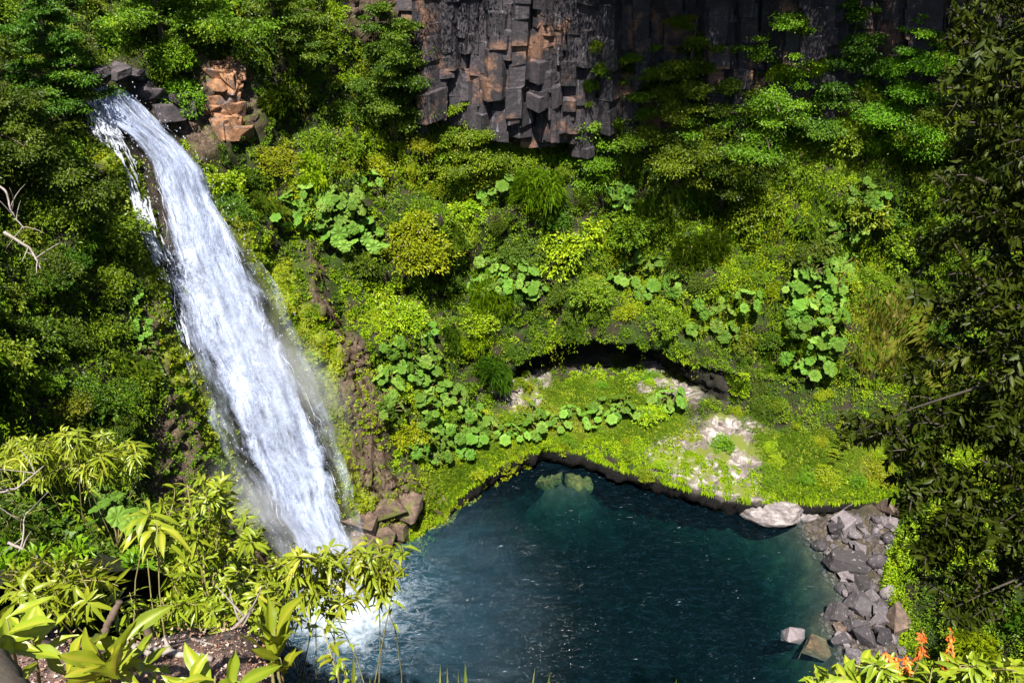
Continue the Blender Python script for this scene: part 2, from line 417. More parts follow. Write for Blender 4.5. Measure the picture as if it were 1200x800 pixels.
cave = sstep(4.0, 3.75, vv); alcv = sstep(5.2, 5.6, vv) * sstep(8.0, 7.6, vv) * (np.broadcast_to(uidx[:, None], (NU, NV)) > 9.2) * (np.broadcast_to(uidx[:, None], (NU, NV)) < 12.0)
cliffz = sstep(9.9, 10.3, vv) * (np.broadcast_to(uidx[:, None], (NU, NV)) > 8.3)
zp = np.maximum(zp, alcv * 0.25 * (vv < 7))
# relief
amp = 0.42 * (1 - 0.75 * zf) * (1 - 0.6 * cave) * (1 - 0.15 * zg)
amp = amp * (1 + 0.9 * sstep(7.9, 8.4, vv) * (1 - zf) * (1 - zr) * (1 - cliffz) * (np.broadcast_to(uidx[:, None], (NU, NV)) > 4))
disp = fbm(G * 0.5, 4, 1) * amp + fbm(G * 1.7, 3, 21) * 0.13 * (1 - 0.5 * zg)
rocky = np.clip(zr + zp + alcv + cave * 0.6, 0, 1)
zz = G[..., 2] + fbm(G * 0.35, 2, 40) * 0.5
lay = zz / 0.42 + vnoise(np.stack([zz * 0, zz * 0, zz * 1.3], -1), 3); lf = lay - np.floor(lay)
disp = disp + rocky * (1 - zf) * (sstep(0.0, 0.25, lf) * sstep(1.0, 0.6, lf) * 0.22 + np.abs(fbm(G * np.array([2.2, 2.2, 3.4]), 4, 60)) * 0.42 + np.abs(fbm(G * 6.5, 2, 63)) * 0.10)
for (hx, hy, sx, sy, dep) in ((735, 315, 52, 45, 2.2), (905, 425, 42, 42, 1.5), (540, 225, 26, 36, 1.3), (815, 372, 34, 24, .9), (850, 235, 45, 36, 1.4), (520, 345, 30, 24, 1.1), (690, 255, 26, 22, .8), (1010, 300, 40, 24, 1.0),
                              (450, 220, 26, 20, .9), (300, 235, 22, 18, .7), (485, 275, 52, 40, -1.3), (470, 385, 45, 34, -.7), (600, 270, 40, 36, -.7), (780, 225, 44, 34, -.9), (830, 310, 40, 34, -.7), (1000, 215, 60, 40, -.9), (960, 360, 34, 50, -.6), (650, 345, 60, 28, -.5)):
    disp = disp - dep * np.exp(-((px0 - hx) / sx) ** 2 - ((py0 - hy) / sy) ** 2) * (dz0 > 20) * (vv > 7.9)
disp = disp * (1 - 0.55 * sstep(3.2, 3.9, vv) * sstep(4.8, 4.2, vv))
GD = G + N0 * disp[..., None]
N1 = gnormals(GD)
BV = BVHTree.FromPolygons(GD.reshape(-1, 3).tolist(), TQ.tolist())

def stonebump(b, tc, pb, s=0.5, dist=0.06, sc=3.0):
    f = b.noise(tc, sc, 8, 0.7); f2 = b.noise(tc, sc * 7, 4, 0.6)
    bp = b.n('ShaderNodeBump'); bp.inputs['Strength'].default_value = s; bp.inputs['Distance'].default_value = dist
    b.l(b.math('ADD', f, b.math('MULTIPLY', f2, 0.35)), bp.inputs['Height']); b.l(bp.outputs[0], pb.inputs['Normal']); return f, f2
m, nt, out = newmat('gorge_ground'); b = NB(nt)
tc = b.n('ShaderNodeTexCoord').outputs['Object']
pb = b.n('ShaderNodeBsdfPrincipled')
f, f2 = stonebump(b, tc, pb, 0.9, 0.12, 2.2)
sep = b.n('ShaderNodeSeparateXYZ'); b.l(b.attr('zone', 'Vector'), sep.inputs[0])
zr_, zp_, zm_ = sep.outputs
n1 = b.noise(tc, 0.9, 5, 0.65); n2 = b.noise(tc, 5.0, 5, 0.7); n3 = b.noise(tc, 14.0, 3, 0.7)
soil = b.ramp(n2, [(0.3, (0.010, 0.009, 0.006)), (0.7, (0.035, 0.028, 0.014))])
green = b.ramp(n2, [(0.32, (0.008, 0.018, 0.002)), (0.7, (0.03, 0.055, 0.004))])
col = b.mix(b.mrange(n1, 0.42, 0.6), soil, green)
brown = b.ramp(b.math('MULTIPLY_ADD', n3, 0.45, b.math('MULTIPLY', n2, 0.55)), [(0.30, (0.012, 0.009, 0.008)), (0.5, (0.060, 0.042, 0.030)), (0.72, (0.24, 0.17, 0.115))])
brown = b.mix(b.math('MULTIPLY', b.mrange(b.noise(tc, 1.6, 5, 0.7), 0.52, 0.64), 0.75), brown, (0.07, 0.085, 0.012))
col = b.mix(zr_, col, brown)
mossc = b.ramp(b.math('MULTIPLY_ADD', n3, 0.4, b.math('MULTIPLY', n2, 0.6)), [(0.32, (0.045, 0.060, 0.006)), (0.55, (0.15, 0.19, 0.010)), (0.75, (0.24, 0.28, 0.02))])
col = b.mix(b.math('MULTIPLY', zm_, b.mrange(n1, 0.28, 0.5)), col, mossc)
mp = b.n('ShaderNodeMapping'); b.l(tc, mp.inputs[0]); mp.inputs['Scale'].default_value = (0.8, 0.8, 5.0)
st = b.noise(mp.outputs[0], 1.8, 5, 0.65, 0.6)
pale = b.ramp(st, [(0.3, (0.04, 0.034, 0.03)), (0.5, (0.16, 0.135, 0.12)), (0.68, (0.42, 0.38, 0.37))])
pale = b.mix(b.mrange(b.noise(tc, 0.75, 4, 0.6), 0.48, 0.60), pale, (0.10, 0.12, 0.02))
col = b.mix(zp_, col, pale)
cav = b.attr('wet'); col = b.mix(cav, col, b.ramp(n2, [(0.3, (0.003, 0.003, 0.003)), (0.7, (0.012, 0.010, 0.009))]))  # near-black painted over lip face and recesses as shade; fall bed is wet
b.l(col, pb.inputs['Base Color']); pb.inputs['Roughness'].default_value = 0.9; pb.inputs['Specular IOR Level'].default_value = 0.2
b.l(pb.outputs[0], out.inputs[0]); M['ground'] = m
wet = np.clip(cave + 0.0, 0, 1) * (1 - zr * 0.6); wet = np.maximum(wet, alcv * sstep(5.6, 6.2, vv) * 0.85); wet = np.maximum(wet, zf * 0.7)  # cave and alcove terms are painted shade, fall term is wet rock
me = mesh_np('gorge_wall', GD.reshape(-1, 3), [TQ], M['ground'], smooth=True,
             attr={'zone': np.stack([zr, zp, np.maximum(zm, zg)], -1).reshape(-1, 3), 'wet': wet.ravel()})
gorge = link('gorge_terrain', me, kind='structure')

def cast(px, py, bv=None):
    d = Vector(ray(px, py)).normalized()
    h = (bv or BV).ray_cast(Vector(EYE), d)
    if h[0] is None: return None, None
    n = h[1] if h[1].dot(d) < 0 else -h[1]
    return np.array(h[0]), np.array(n)

# ------------------------------------------------------------------ columnar cliff at the top
m, nt, out = newmat('basalt'); b = NB(nt); M['basalt'] = m
tc = b.n('ShaderNodeTexCoord').outputs['Object']
pb = b.n('ShaderNodeBsdfPrincipled'); stonebump(b, tc, pb, 0.9, 0.08, 3.5)
n2 = b.noise(tc, 4.5, 6, 0.7); n1 = b.noise(tc, 0.8, 3)
mp = b.n('ShaderNodeMapping'); b.l(tc, mp.inputs[0]); mp.inputs['Scale'].default_value = (2.2, 2.2, 0.16)
stq = b.noise(mp.outputs[0], 2.4, 5, 0.6)
col = b.ramp(b.math('MULTIPLY_ADD', b.attr('tint'), 0.35, b.math('MULTIPLY', n2, 0.65)), [(0.25, (0.007, 0.006, 0.008)), (0.55, (0.034, 0.028, 0.034)), (0.8, (0.085, 0.07, 0.08))])
col = b.mix(b.math('MULTIPLY', b.mrange(stq, 0.60, 0.74), 0.55), col, (0.30, 0.28, 0.33))
col = b.mix(b.math('MULTIPLY', b.mrange(b.noise(tc, 0.6, 5, 0.65), 0.53, 0.66), 0.75), col, (0.24, 0.125, 0.075))
mp2 = b.n('ShaderNodeMapping'); b.l(tc, mp2.inputs[0]); mp2.inputs['Scale'].default_value = (0.5, 0.5, 9)
crk = b.noise(mp2.outputs[0], 1.5, 3)
col = b.mix(b.math('MULTIPLY', b.mrange(crk, 0.56, 0.62), 0.6), col, (0.02, 0.018, 0.02))
b.l(col, pb.inputs['Base Color']); pb.inputs['Roughness'].default_value = 0.75; b.l(pb.outputs[0], out.inputs[0])
parts = []
rE, rF = list(vidx).index(10.0), list(vidx).index(11.0)
u = 8.65; rb = np.random.default_rng(4)
def at_u(u, r):
    return np.array([np.interp(u, uidx, G[:, r, k]) for k in range(3)])
def prism(base, top, out, rad, tint, n=6):
    """one column: separate leaning blocks, each broken and shifted a little from the one below"""
    L_ = np.linalg.norm(top - base); n = int(rb.integers(5, 8)); th0 = rb.random() * 6.28; rr = rad * (1 + rb.normal(0, 0.2, n)); z = 0.0; rows = []
    sh = np.zeros(2)
    while z < L_:
        hgt = rb.uniform(.35, 1.5); sh = sh * .6 + rb.normal(0, .09, 2); sc = 1 + rb.normal(0, .10); tl = rb.normal(0, .07, 2)
        for t in (z, min(z + hgt, L_)):
            c = base + (top - base) * (t / L_); inn = rb.uniform(.93, 1.0)
            rows.append([c + np.array([math.cos(th0 + q / n * 6.283) * rr[q] * sc * inn + sh[0] + rb.normal(0, .02), math.sin(th0 + q / n * 6.283) * rr[q] * sc * inn + sh[1] + rb.normal(0, .02), tl[0] * math.cos(q) + tl[1] * math.sin(q)]) for q in range(n)])
        z += hgt
    Vs = np.array(rows).reshape(-1, 3); nr = len(rows); q_ = []; t3 = []
    for i in range(nr - 1):
        for j in range(n): q_.append((i * n + j, i * n + (j + 1) % n, (i + 1) * n + (j + 1) % n, (i + 1) * n + j))
    for j in range(1, n - 1): t3.append((0, j + 1, j)); t3.append(((nr - 1) * n, (nr - 1) * n + j, (nr - 1) * n + j + 1))
    parts.append((Vs, np.array(t3), np.array(q_), np.clip(np.repeat(rb.random((nr + 1) // 2), 2)[:nr], 0, 1).repeat(n) * .6 + tint * .4))
while u < 15.4:
    E_, F_ = at_u(u, rE), at_u(u, rF)
    o = np.array([E_[0] - CEN[0], E_[1] - CEN[1], 0]); o /= np.linalg.norm(o); side = np.array([-o[1], o[0], 0])
    ax = (F_ - E_) / (F_[2] - E_[2])
    big = fbm(np.array([[u * 2.1, 0.3, 0.7]]), 3, 8)[0]
    for layer in range(3):
        rad = rb.uniform(0.30, 0.85)
        setout = (layer - 0.4) * 0.75 + big * 1.3 + rb.uniform(-0.35, 0.35)
        b0 = E_ - o * setout + side * rb.uniform(-0.4, 0.4)
        zlo, zhi = 0.1 + 0.7 * fbm(np.array([[u * 3.1, layer * 2.0, 4.0]]), 3, 33)[0] + rb.uniform(-0.3, 0.3), 9.5
        if layer == 2:
            q = rb.random()
            if q < 0.62: zlo = rb.choice([1.2, 2.2, 3.0, 4.2]) + rb.uniform(-0.3, 0.3) + 0.8 * math.sin(u * 3)
            elif q < 0.80: zhi = rb.uniform(1.2, 3.6)
        prism(b0 + ax * zlo, b0 + ax * zhi - o * (0.5 if zhi > 9 else 0), o, rad, rb.random())
    u += 0.052
V, fs, ti = merge(parts)
CLIFFBV = BVHTree.FromPolygons(V.tolist(), [list(q) for f in fs for q in f.tolist()])
link('columnar_cliff', mesh_np('columnar_cliff', V, fs, M['basalt'], tint=ti), kind='structure')

# ------------------------------------------------------------------ pool
AP = [c[4, :2] for c in cols]
SH = np.array([*[c[1, :2] for c in cols[:14]], *[P(x, y, 1)[:2] * (30 / (30 - P(x, y, 1)[2])) for x, y in ((945, 612), (975, 650), (985, 700), (975, 735), (990, 770), (1010, 820))], [15, 8], [10, 3]])
gx, gy = np.meshgrid(np.arange(-24, 30.01, 0.3), np.arange(-2, 44.01, 0.3), indexing='ij')
dsh = poly_d(gx, gy, SH)
right = sstep(9, 15, gx)
slope = 2.6 * (1 - right) + 0.5 * right
pool_g = np.stack([gx, gy, gx * 0], -1)
bz = -np.minimum(5.5, np.maximum(dsh, 0) * slope) + np.minimum(0.7, np.maximum(-dsh, 0) * 0.4) * right - 0.15 * (1 - right) + fbm(pool_g * 0.8, 4, 70) * 0.16 * (0.4 + right)
sub = D(665, 556, 1); 
def ground0(px, py, z=0.0):
    d = ray(px, py); return EYE + d * ((z - 30) / d[2])
c1 = ground0(668, 560)[:2]
dd = np.hypot((gx - c1[0]) / 2.3, (gy - c1[1]) / 1.0)
bz = np.maximum(bz, -0.55 - 2.2 * dd ** 1.6 + fbm(pool_g * 1.6, 3, 75) * 0.4)
bz = np.where((dsh < -1.0) & (gx < 9), bz - 2, bz)
nb = gx.shape; I2 = np.arange(nb[0] * nb[1]).reshape(nb)
BQ = np.stack([I2[:-1, :-1], I2[1:, :-1], I2[1:, 1:], I2[:-1, 1:]], -1).reshape(-1, 4)
m, nt, out = newmat('pool_silt'); b = NB(nt)
tc = b.n('ShaderNodeTexCoord').outputs['Object']; pb = b.n('ShaderNodeBsdfPrincipled'); stonebump(b, tc, pb, 0.8, 0.15, 2.0)
n2 = b.noise(tc, 1.4, 5, 0.65)
b.l(b.ramp(n2, [(0.3, (0.014, 0.011, 0.007)), (0.55, (0.04, 0.031, 0.017)), (0.75, (0.09, 0.068, 0.032))]), pb.inputs['Base Color']); pb.inputs['Roughness'].default_value = 0.9
b.l(pb.outputs[0], out.inputs[0])
bedV = np.stack([gx, gy, bz], -1).reshape(-1, 3)
link('pool_bed', mesh_np('pool_bed', bedV, [BQ], m, smooth=True), kind='structure')
BEDBV = BVHTree.FromPolygons(bedV.tolist(), BQ.tolist())

m, nt, out = newmat('pool_water'); b = NB(nt); M['water'] = m
tc = b.n('ShaderNodeTexCoord').outputs['Object']
FB = ground0(408, 708)                                       # where the fall strikes the pool
sep = b.n('ShaderNodeSeparateXYZ'); b.l(tc, sep.inputs[0])
dx = b.math('SUBTRACT', sep.outputs[0], float(FB[0])); dy = b.math('SUBTRACT', sep.outputs[1], float(FB[1]))
dist = b.math('SQRT', b.math('ADD', b.math('MULTIPLY', dx, dx), b.math('MULTIPLY', b.math('MULTIPLY', dy, dy), 1.2)))
mp = b.n('ShaderNodeMapping'); b.l(tc, mp.inputs[0]); mp.inputs['Rotation'].default_value = (0, 0, R(-28)); mp.inputs['Scale'].default_value = (0.8, 2.4, 1)
wob = b.n('ShaderNodeTexNoise'); wob.inputs['Scale'].default_value = 0.5; wob.inputs['Detail'].default_value = 4; b.l(tc, wob.inputs[0])
vm = b.n('ShaderNodeVectorMath'); vm.operation = 'MULTIPLY_ADD'; b.l(wob.outputs['Color'], vm.inputs[0]); vm.inputs[1].default_value = (1.6, 1.6, 0); b.l(mp.outputs[0], vm.inputs[2])
wv = vm.outputs[0]
r1 = b.noise(wv, 1.6, 6, 0.62); r2 = b.noise(wv, 5.5, 4, 0.65)
near = b.mrange(dist, 1.0, 15.0, 1.0, 0.12)
hgt = b.math('MULTIPLY', b.math('ADD', r1, b.math('MULTIPLY', r2, 0.45)), near)
bp = b.n('ShaderNodeBump'); bp.inputs['Strength'].default_value = 0.9; bp.inputs['Distance'].default_value = 0.22; b.l(hgt, bp.inputs['Height'])
fr = b.n('ShaderNodeFresnel'); fr.inputs[0].default_value = 1.33; b.l(bp.outputs[0], fr.inputs['Normal'])
gl = b.n('ShaderNodeBsdfGlossy'); gl.inputs['Roughness'].default_value = 0.12; b.l(bp.outputs[0], gl.inputs['Normal'])
tr = b.n('ShaderNodeBsdfTransparent'); tr.inputs[0].default_value = (0.94, 0.98, 0.98, 1)
ms = b.n('ShaderNodeMixShader'); b.l(fr.outputs[0], ms.inputs[0]); b.l(tr.outputs[0], ms.inputs[1]); b.l(gl.outputs[0], ms.inputs[2])
# milky aerated water near the fall, foam lace; white flecks paint glints too
milk = b.n('ShaderNodeBsdfDiffuse'); milk.inputs[0].default_value = (0.03, 0.10, 0.16, 1); b.l(bp.outputs[0], milk.inputs['Normal'])
ridge = b.math('ABSOLUTE', b.math('SUBTRACT', b.noise(wv, 1.5, 6, 0.65, 0.8), 0.5))
mk = b.math('MULTIPLY', b.mrange(dist, 1.5, 12.0, 0.34, 0.0), b.mrange(b.noise(wv, 0.6, 5, 0.65), 0.25, 0.75, 0.45, 1.0))
mk = b.math('MAXIMUM', mk, 0.02); mk = b.math('ADD', mk, b.math('MULTIPLY', b.mrange(b.math('MULTIPLY_ADD', r2, 0.6, b.math('MULTIPLY', r1, 0.4)), 0.48, 0.64), 0.06))  # paler ripple bands: wave highlights painted into the milk
m2 = b.n('ShaderNodeMixShader'); b.l(mk, m2.inputs[0]); b.l(ms.outputs[0], m2.inputs[1]); b.l(milk.outputs[0], m2.inputs[2])
foam = b.n('ShaderNodeBsdfDiffuse'); foam.inputs[0].default_value = (0.48, 0.55, 0.64, 1)
lace = b.math('MULTIPLY', b.mrange(ridge, 0.0, 0.028, 1.0, 0.0), b.mrange(dist, 1.5, 6.0, 1.0, 0.0))
core = b.mrange(b.math('ADD', dist, b.math('MULTIPLY', b.noise(tc, 1.3, 8, 0.7), 5.5)), 3.0, 6.0, 0.72, 0.0)
mp3 = b.n('ShaderNodeMapping'); b.l(wv, mp3.inputs[0]); mp3.inputs['Scale'].default_value = (0.42, 1.25, 1)
r3 = b.noise(mp3.outputs[0], 7.5, 4, 0.6)
fl = b.math('MULTIPLY', b.mrange(r3, 0.660, 0.72), b.mrange(b.noise(tc, 0.4, 4), 0.45, 0.62, 0.12, 1.0))  # foam flecks scattered wide, doubling as painted sun glints
fl = b.math('MULTIPLY', fl, b.mrange(r1, 0.42, 0.58))
fm = b.math('MAXIMUM', core, b.math('MAXIMUM', b.math('MULTIPLY', lace, 0.3), b.math('MULTIPLY', fl, 0.75)))
m3 = b.n('ShaderNodeMixShader'); b.l(fm, m3.inputs[0]); b.l(m2.outputs[0], m3.inputs[1]); b.l(foam.outputs[0], m3.inputs[2])
b.l(m3.outputs[0], out.inputs[0])
va = b.n('ShaderNodeVolumeAbsorption'); va.inputs[0].default_value = (0.08, 0.66, 0.70, 1); va.inputs[1].default_value = 0.72
b.l(va.outputs[0], out.inputs['Volume'])
wx, wy = np.meshgrid(np.arange(-14, 19.01, 0.15), np.arange(0, 37.51, 0.15), indexing='ij')
wp = np.stack([wx, wy, wx * 0], -1); wd = np.hypot(wx - FB[0], wy - FB[1])
wz = fbm(wp * np.array([0.9, 1.5, 1]), 4, 80) * 0.05 * (0.35 + 1.8 * sstep(9, 1, wd))
nx, ny = wx.shape; I3 = np.arange(nx * ny).reshape(nx, ny)
WQ = np.stack([I3[:-1, :-1], I3[1:, :-1], I3[1:, 1:], I3[:-1, 1:]], -1).reshape(-1, 4)
top = np.stack([wx, wy, wz], -1).reshape(-1, 3)
edge = np.concatenate([I3[:-1, 0], I3[-1, :-1], I3[:0:-1, -1], I3[0, :0:-1]])
bot = top[edge].copy(); bot[:, 2] = -9; ne = len(edge); bi = len(top) + np.arange(ne)
SQ = np.stack([edge, bi, np.roll(bi, -1), np.roll(edge, -1)], -1)
cb = np.array([[2.5, 18, -9]]); ci = len(top) + ne
ST = np.stack([np.roll(bi, -1), bi, np.full(ne, ci)], -1)
link('pool_water', mesh_np('pool_water', np.concatenate([top, bot, cb]), [ST, WQ, SQ], M['water'], smooth=True), kind='structure')
# ------------------------------------------------------------------ the waterfall
FY = np.array([100, 112, 130, 150, 165, 185, 200, 225, 250, 275, 300, 325, 350, 400, 450, 500, 550, 600, 650, 690])
FL = np.array([112, 104, 104, 118, 142, 156, 165, 173, 180, 186, 187, 188, 194, 213, 234, 256, 278, 302, 328, 346])
FR = np.array([140, 152, 172, 188, 208, 226, 238, 250, 262, 275, 291, 303, 315, 338, 358, 378, 392, 407, 423, 440])
_q = np.linspace(0, 1, 140); yy_ = 100 + 590 * _q
_nz = lambda sd: fbm(np.stack([_q * 26, _q * 0, _q * 0 + sd], -1), 3, 44) * 7
FL = np.interp(yy_, FY, FL) + _nz(1.5) * sstep(0.02, .2, _q); FR = np.interp(yy_, FY, FR) + _nz(6.5) * sstep(0.02, .2, _q); FY = yy_
WN = nrm(np.array([0.42, -0.72, 0.55]))                      # away from the bed
yq = np.linspace(100, 690, 150); sq = np.linspace(-0.06, 1.06, 41)
base = np.zeros((len(yq), len(sq), 3))
for i, y in enumerate(yq):
    l, r = np.interp(y, FY, FL), np.interp(y, FY, FR)
    for j, s in enumerate(sq):
        px = l + (r - l) * s
        h, _ = cast(px, min(y, 662), BV0)
        if h is None: h = base[i, j - 1] if j else base[i - 1, j]
        if y > 662: h = ground0(px, y, 0.02) * ((y - 662) / 28) + h * (1 - (y - 662) / 28)
        base[i, j] = h
for it in range(5):
    B2 = base.copy()
    B2[1:-1] = 0.25 * base[:-2] + 0.5 * base[1:-1] + 0.25 * base[2:]
    base = B2; B2 = base.copy(); B2[:, 1:-1] = 0.25 * base[:, :-2] + 0.5 * base[:, 1:-1] + 0.25 * base[:, 2:]; base = B2
seg = np.concatenate([[0], np.cumsum(np.linalg.norm(np.diff(base[:, 20], axis=0), axis=1))])
def fall_pt(s, t, off):
    """s across 0..1, t down 0..1 (arrays), off = metres off the rock"""
    fi = np.clip(t, 0, 1) * (len(yq) - 1.001); i = fi.astype(int); f = (fi - i)[..., None]
    fj = np.clip((s + 0.06) / 1.12, 0, 1) * (len(sq) - 1.001); j = fj.astype(int); g = (fj - j)[..., None]
    p = base[i, j] * (1 - f) * (1 - g) + base[i + 1, j] * f * (1 - g) + base[i, j + 1] * (1 - f) * g + base[i + 1, j + 1] * f * g
    return p + WN * np.asarray(off)[..., None]
def fall_len(t): return np.interp(t * (len(yq) - 1), np.arange(len(yq)), seg)
LEN = seg[-1]
waterfall = thing('waterfall', 'tall white waterfall plunging down the mossy cliff into the dark pool', 'waterfall', loc=tuple(base[0, 20]))
WF0 = np.array(base[0, 20])
def water_mat(name, lo, hi, scale=(2.2, 0.30), edge=0.22, colr=(0.62, 0.67, 0.78), soft=False, tfade=None, mx=1.0):
    m, nt, out = newmat(name); b = NB(nt)
    st = b.attr('st', 'Vector'); sp = b.n('ShaderNodeSeparateXYZ'); b.l(st, sp.inputs[0])
    mp = b.n('ShaderNodeMapping'); b.l(b.attr('flow', 'Vector'), mp.inputs[0]); mp.inputs['Scale'].default_value = (scale[0], scale[1], 1)
    f1 = b.noise(mp.outputs[0], 1.0, 8, 0.66, 0.7)
    mp2 = b.n('ShaderNodeMapping'); b.l(b.attr('flow', 'Vector'), mp2.inputs[0]); mp2.inputs['Scale'].default_value = (1.0, 0.62, 1)
    f2 = b.noise(mp2.outputs[0], 0.55 if not soft else 0.8, 6, 0.6, 0.4)
    f3 = b.noise(mp2.outputs[0], 5.0, 5, 0.7, 0.3)
    s = sp.outputs[0]
    e = b.math('MINIMUM', s, b.math('SUBTRACT', 1.0, s))
    em = b.mrange(e, 0.0, edge)
    val = b.math('ADD', b.math('MULTIPLY', f1, 0.45), b.math('ADD', b.math('MULTIPLY', f2, 0.40), b.math('MULTIPLY', f3, 0.15)))
    val = b.math('ADD', val, b.math('MULTIPLY_ADD', em, 0.22, -0.22))
    if tfade: val = b.math('ADD', val, b.mrange(sp.outputs[1], tfade[0], tfade[1], tfade[2], tfade[3]))
    al = b.mrange(val, lo, hi, 0.0, mx)
    df = b.n('ShaderNodeBsdfDiffuse'); df.inputs[0].default_value = (*colr, 1)
    bp = b.n('ShaderNodeBump'); bp.inputs['Strength'].default_value = 0.85; bp.inputs['Distance'].default_value = 0.5
    b.l(b.math('ADD', b.math('MULTIPLY', f1, 0.55), b.math('ADD', f2, b.math('MULTIPLY', f3, 0.25))), bp.inputs['Height']); b.l(bp.outputs[0], df.inputs['Normal'])
    tl = b.n('ShaderNodeBsdfTranslucent'); tl.inputs[0].default_value = (*colr, 1)
    mxs = b.n('ShaderNodeMixShader'); mxs.inputs[0].default_value = 0.25; b.l(df.outputs[0], mxs.inputs[1]); b.l(tl.outputs[0], mxs.inputs[2])
    tp = b.n('ShaderNodeBsdfTransparent')
    m2 = b.n('ShaderNodeMixShader'); b.l(al, m2.inputs[0]); b.l(tp.outputs[0], m2.inputs[1]); b.l(mxs.outputs[0], m2.inputs[2])
    b.l(m2.outputs[0], out.inputs[0]); return m
def fall_sheet(name, s0, s1, t0, t1, off, mat, seed, ns=44, nt_=150, belly=0.5, width=4.8, lump=0.25):
    s = np.linspace(0, 1, ns); t = np.linspace(0, 1, nt_)
    tt, ss = np.meshgrid(t, s, indexing='ij')
    Tt = t0(ss) + (t1 - t0(ss)) * tt if callable(t0) else t0 + (t1 - t0) * tt
    Sx = np.interp(Tt, [0, 1], [0, 1]) * 0 + s0 + (s1 - s0) * ss
    Lg = fall_len(Tt)
    flow = np.stack([ss * (s1 - s0) * width, Lg, Lg * 0 + seed * 3.7], -1)
    o = off + belly * np.sin(np.pi * np.clip(ss, 0, 1)) * sstep(0.0, 0.15, Tt)
    o = o + lump * fbm(flow * np.array([1.3, 0.32, 1]), 4, seed) * sstep(0, 0.1, Tt)
    p = fall_pt(Sx, Tt, o)
    k = np.arange(ns * nt_).reshape(nt_, ns)
    Q = np.stack([k[:-1, :-1], k[1:, :-1], k[1:, 1:], k[:-1, 1:]], -1).reshape(-1, 4)
    me = mesh_np(name, (p - WF0).reshape(-1, 3), [Q], mat, smooth=True,
                 attr={'flow': flow.reshape(-1, 3), 'st': np.stack([ss, Tt, ss * 0], -1).reshape(-1, 3)})
    return link(name, me, waterfall)
wm1 = water_mat('falling_water_dense', 0.32, 0.54, scale=(1.6, 0.5), colr=(0.52, 0.59, 0.79))
wm2 = water_mat('falling_water_streaks', 0.44, 0.68, scale=(2.2, 0.6), edge=0.35, colr=(0.52, 0.59, 0.79), mx=.9)
wm3 = water_mat('falling_water_veil', 0.42, 0.75, scale=(1.6, 0.22), edge=0.45, soft=True, mx=0.6, colr=(0.6, 0.68, 0.82))
fall_sheet('curtain', 0.10, 0.99, 0.0, 1.0, 0.30, wm1, 3, belly=0.45)
fall_sheet('curtain', 0.14, 1.02, 0.03, 1.0, 0.55, wm2, 5, belly=0.6, lump=0.4)
fall_sheet('curtain', 0.02, 0.98, 0.12, 1.0, 0.75, wm2, 8, belly=0.6, lump=0.45)
fall_sheet('brink_water', -0.05, 1.05, 0.0, 0.17, 0.22, water_mat('brink_white_water', 0.30, 0.46, scale=(1.8, 0.6), edge=0.08, colr=(0.52, 0.59, 0.79), tfade=(0.06, 0.165, 0.0, -0.55)), 23, belly=0.3, nt_=50)
fall_sheet('side_sheet', -0.03, 0.40, 0.33, 1.0, 0.22, wm2, 12, belly=0.2, width=5.5)
fall_sheet('spray_veil', 0.72, 1.34, 0.36, 0.98, 0.9, wm3, 15, belly=0.5)
fall_sheet('spray_veil', 0.10, 1.06, 0.25, 1.0, 1.35, wm3, 19, belly=0.6)
fall_sheet('spray_veil', -0.32, 0.40, 0.55, 1.0, 0.9, wm3, 17, belly=0.6)
# ribbons of falling water
def ribbons(name, n, spath, trange, lrange, wrange, orange, seed, mat):
    rr = np.random.default_rng(seed); K = 7
    t0 = rr.uniform(*trange, n); ln = rr.uniform(*lrange, n) / LEN; s0 = spath(rr, t0, n); dr = rr.normal(0, 0.03, n)
    wv = rr.uniform(*wrange, n); o0 = rr.uniform(*orange, n)
    k = np.linspace(0, 1, K)[None]; T = t0[:, None] + ln[:, None] * k
    Sx = s0[:, None] + dr[:, None] * k + 0.012 * np.sin(k * 7 + rr.uniform(0, 6, n)[:, None])
    O = o0[:, None] + 0.25 * k
    p = fall_pt(Sx, T, O)
    tang = nrm(np.gradient(p, axis=1)); side = nrm(np.cross(tang, WN + rr.normal(0, 0.35, (n, 1, 3))))
    ww = (wv[:, None] * np.sin(np.pi * np.clip(k * 0.94 + 0.03, 0, 1)) ** 0.7 * (0.7 + 0.5 * rr.random((n, K))))[..., None]
    Vv = np.stack([p - side * ww / 2, p + WN * ww * 0.35, p + side * ww / 2], 2) - WF0
    ok = T[:, -1] < 1.0
    Vv = Vv[ok]; n = len(Vv); idx = np.arange(n * K * 3).reshape(n, K, 3)
    Q = np.concatenate([np.stack([idx[:, :-1, a], idx[:, 1:, a], idx[:, 1:, a + 1], idx[:, :-1, a + 1]], -1).reshape(-1, 4) for a in (0, 1)])
    return link(name, mesh_np(name, Vv.reshape(-1, 3), [Q], mat, smooth=True), waterfall)
m, nt, out = newmat('white_water'); b = NB(nt)
df = b.n('ShaderNodeBsdfDiffuse'); df.inputs[0].default_value = (0.66, 0.70, 0.80, 1); tl = b.n('ShaderNodeBsdfTranslucent'); tl.inputs[0].default_value = (0.66, 0.70, 0.80, 1)
mx = b.n('ShaderNodeMixShader'); mx.inputs[0].default_value = 0.35; b.l(df.outputs[0], mx.inputs[1]); b.l(tl.outputs[0], mx.inputs[2])
tp = b.n('ShaderNodeBsdfTransparent'); mx2 = b.n('ShaderNodeMixShader'); b.l(tp.outputs[0], mx2.inputs[1]); b.l(mx.outputs[0], mx2.inputs[2])
b.l(b.mrange(b.noise(b.n('ShaderNodeTexCoord').outputs['Object'], 3.0, 5, 0.7), 0.35, 0.62, 0.12, 0.85), mx2.inputs[0]); b.l(mx2.outputs[0], out.inputs[0]); M['foam'] = m
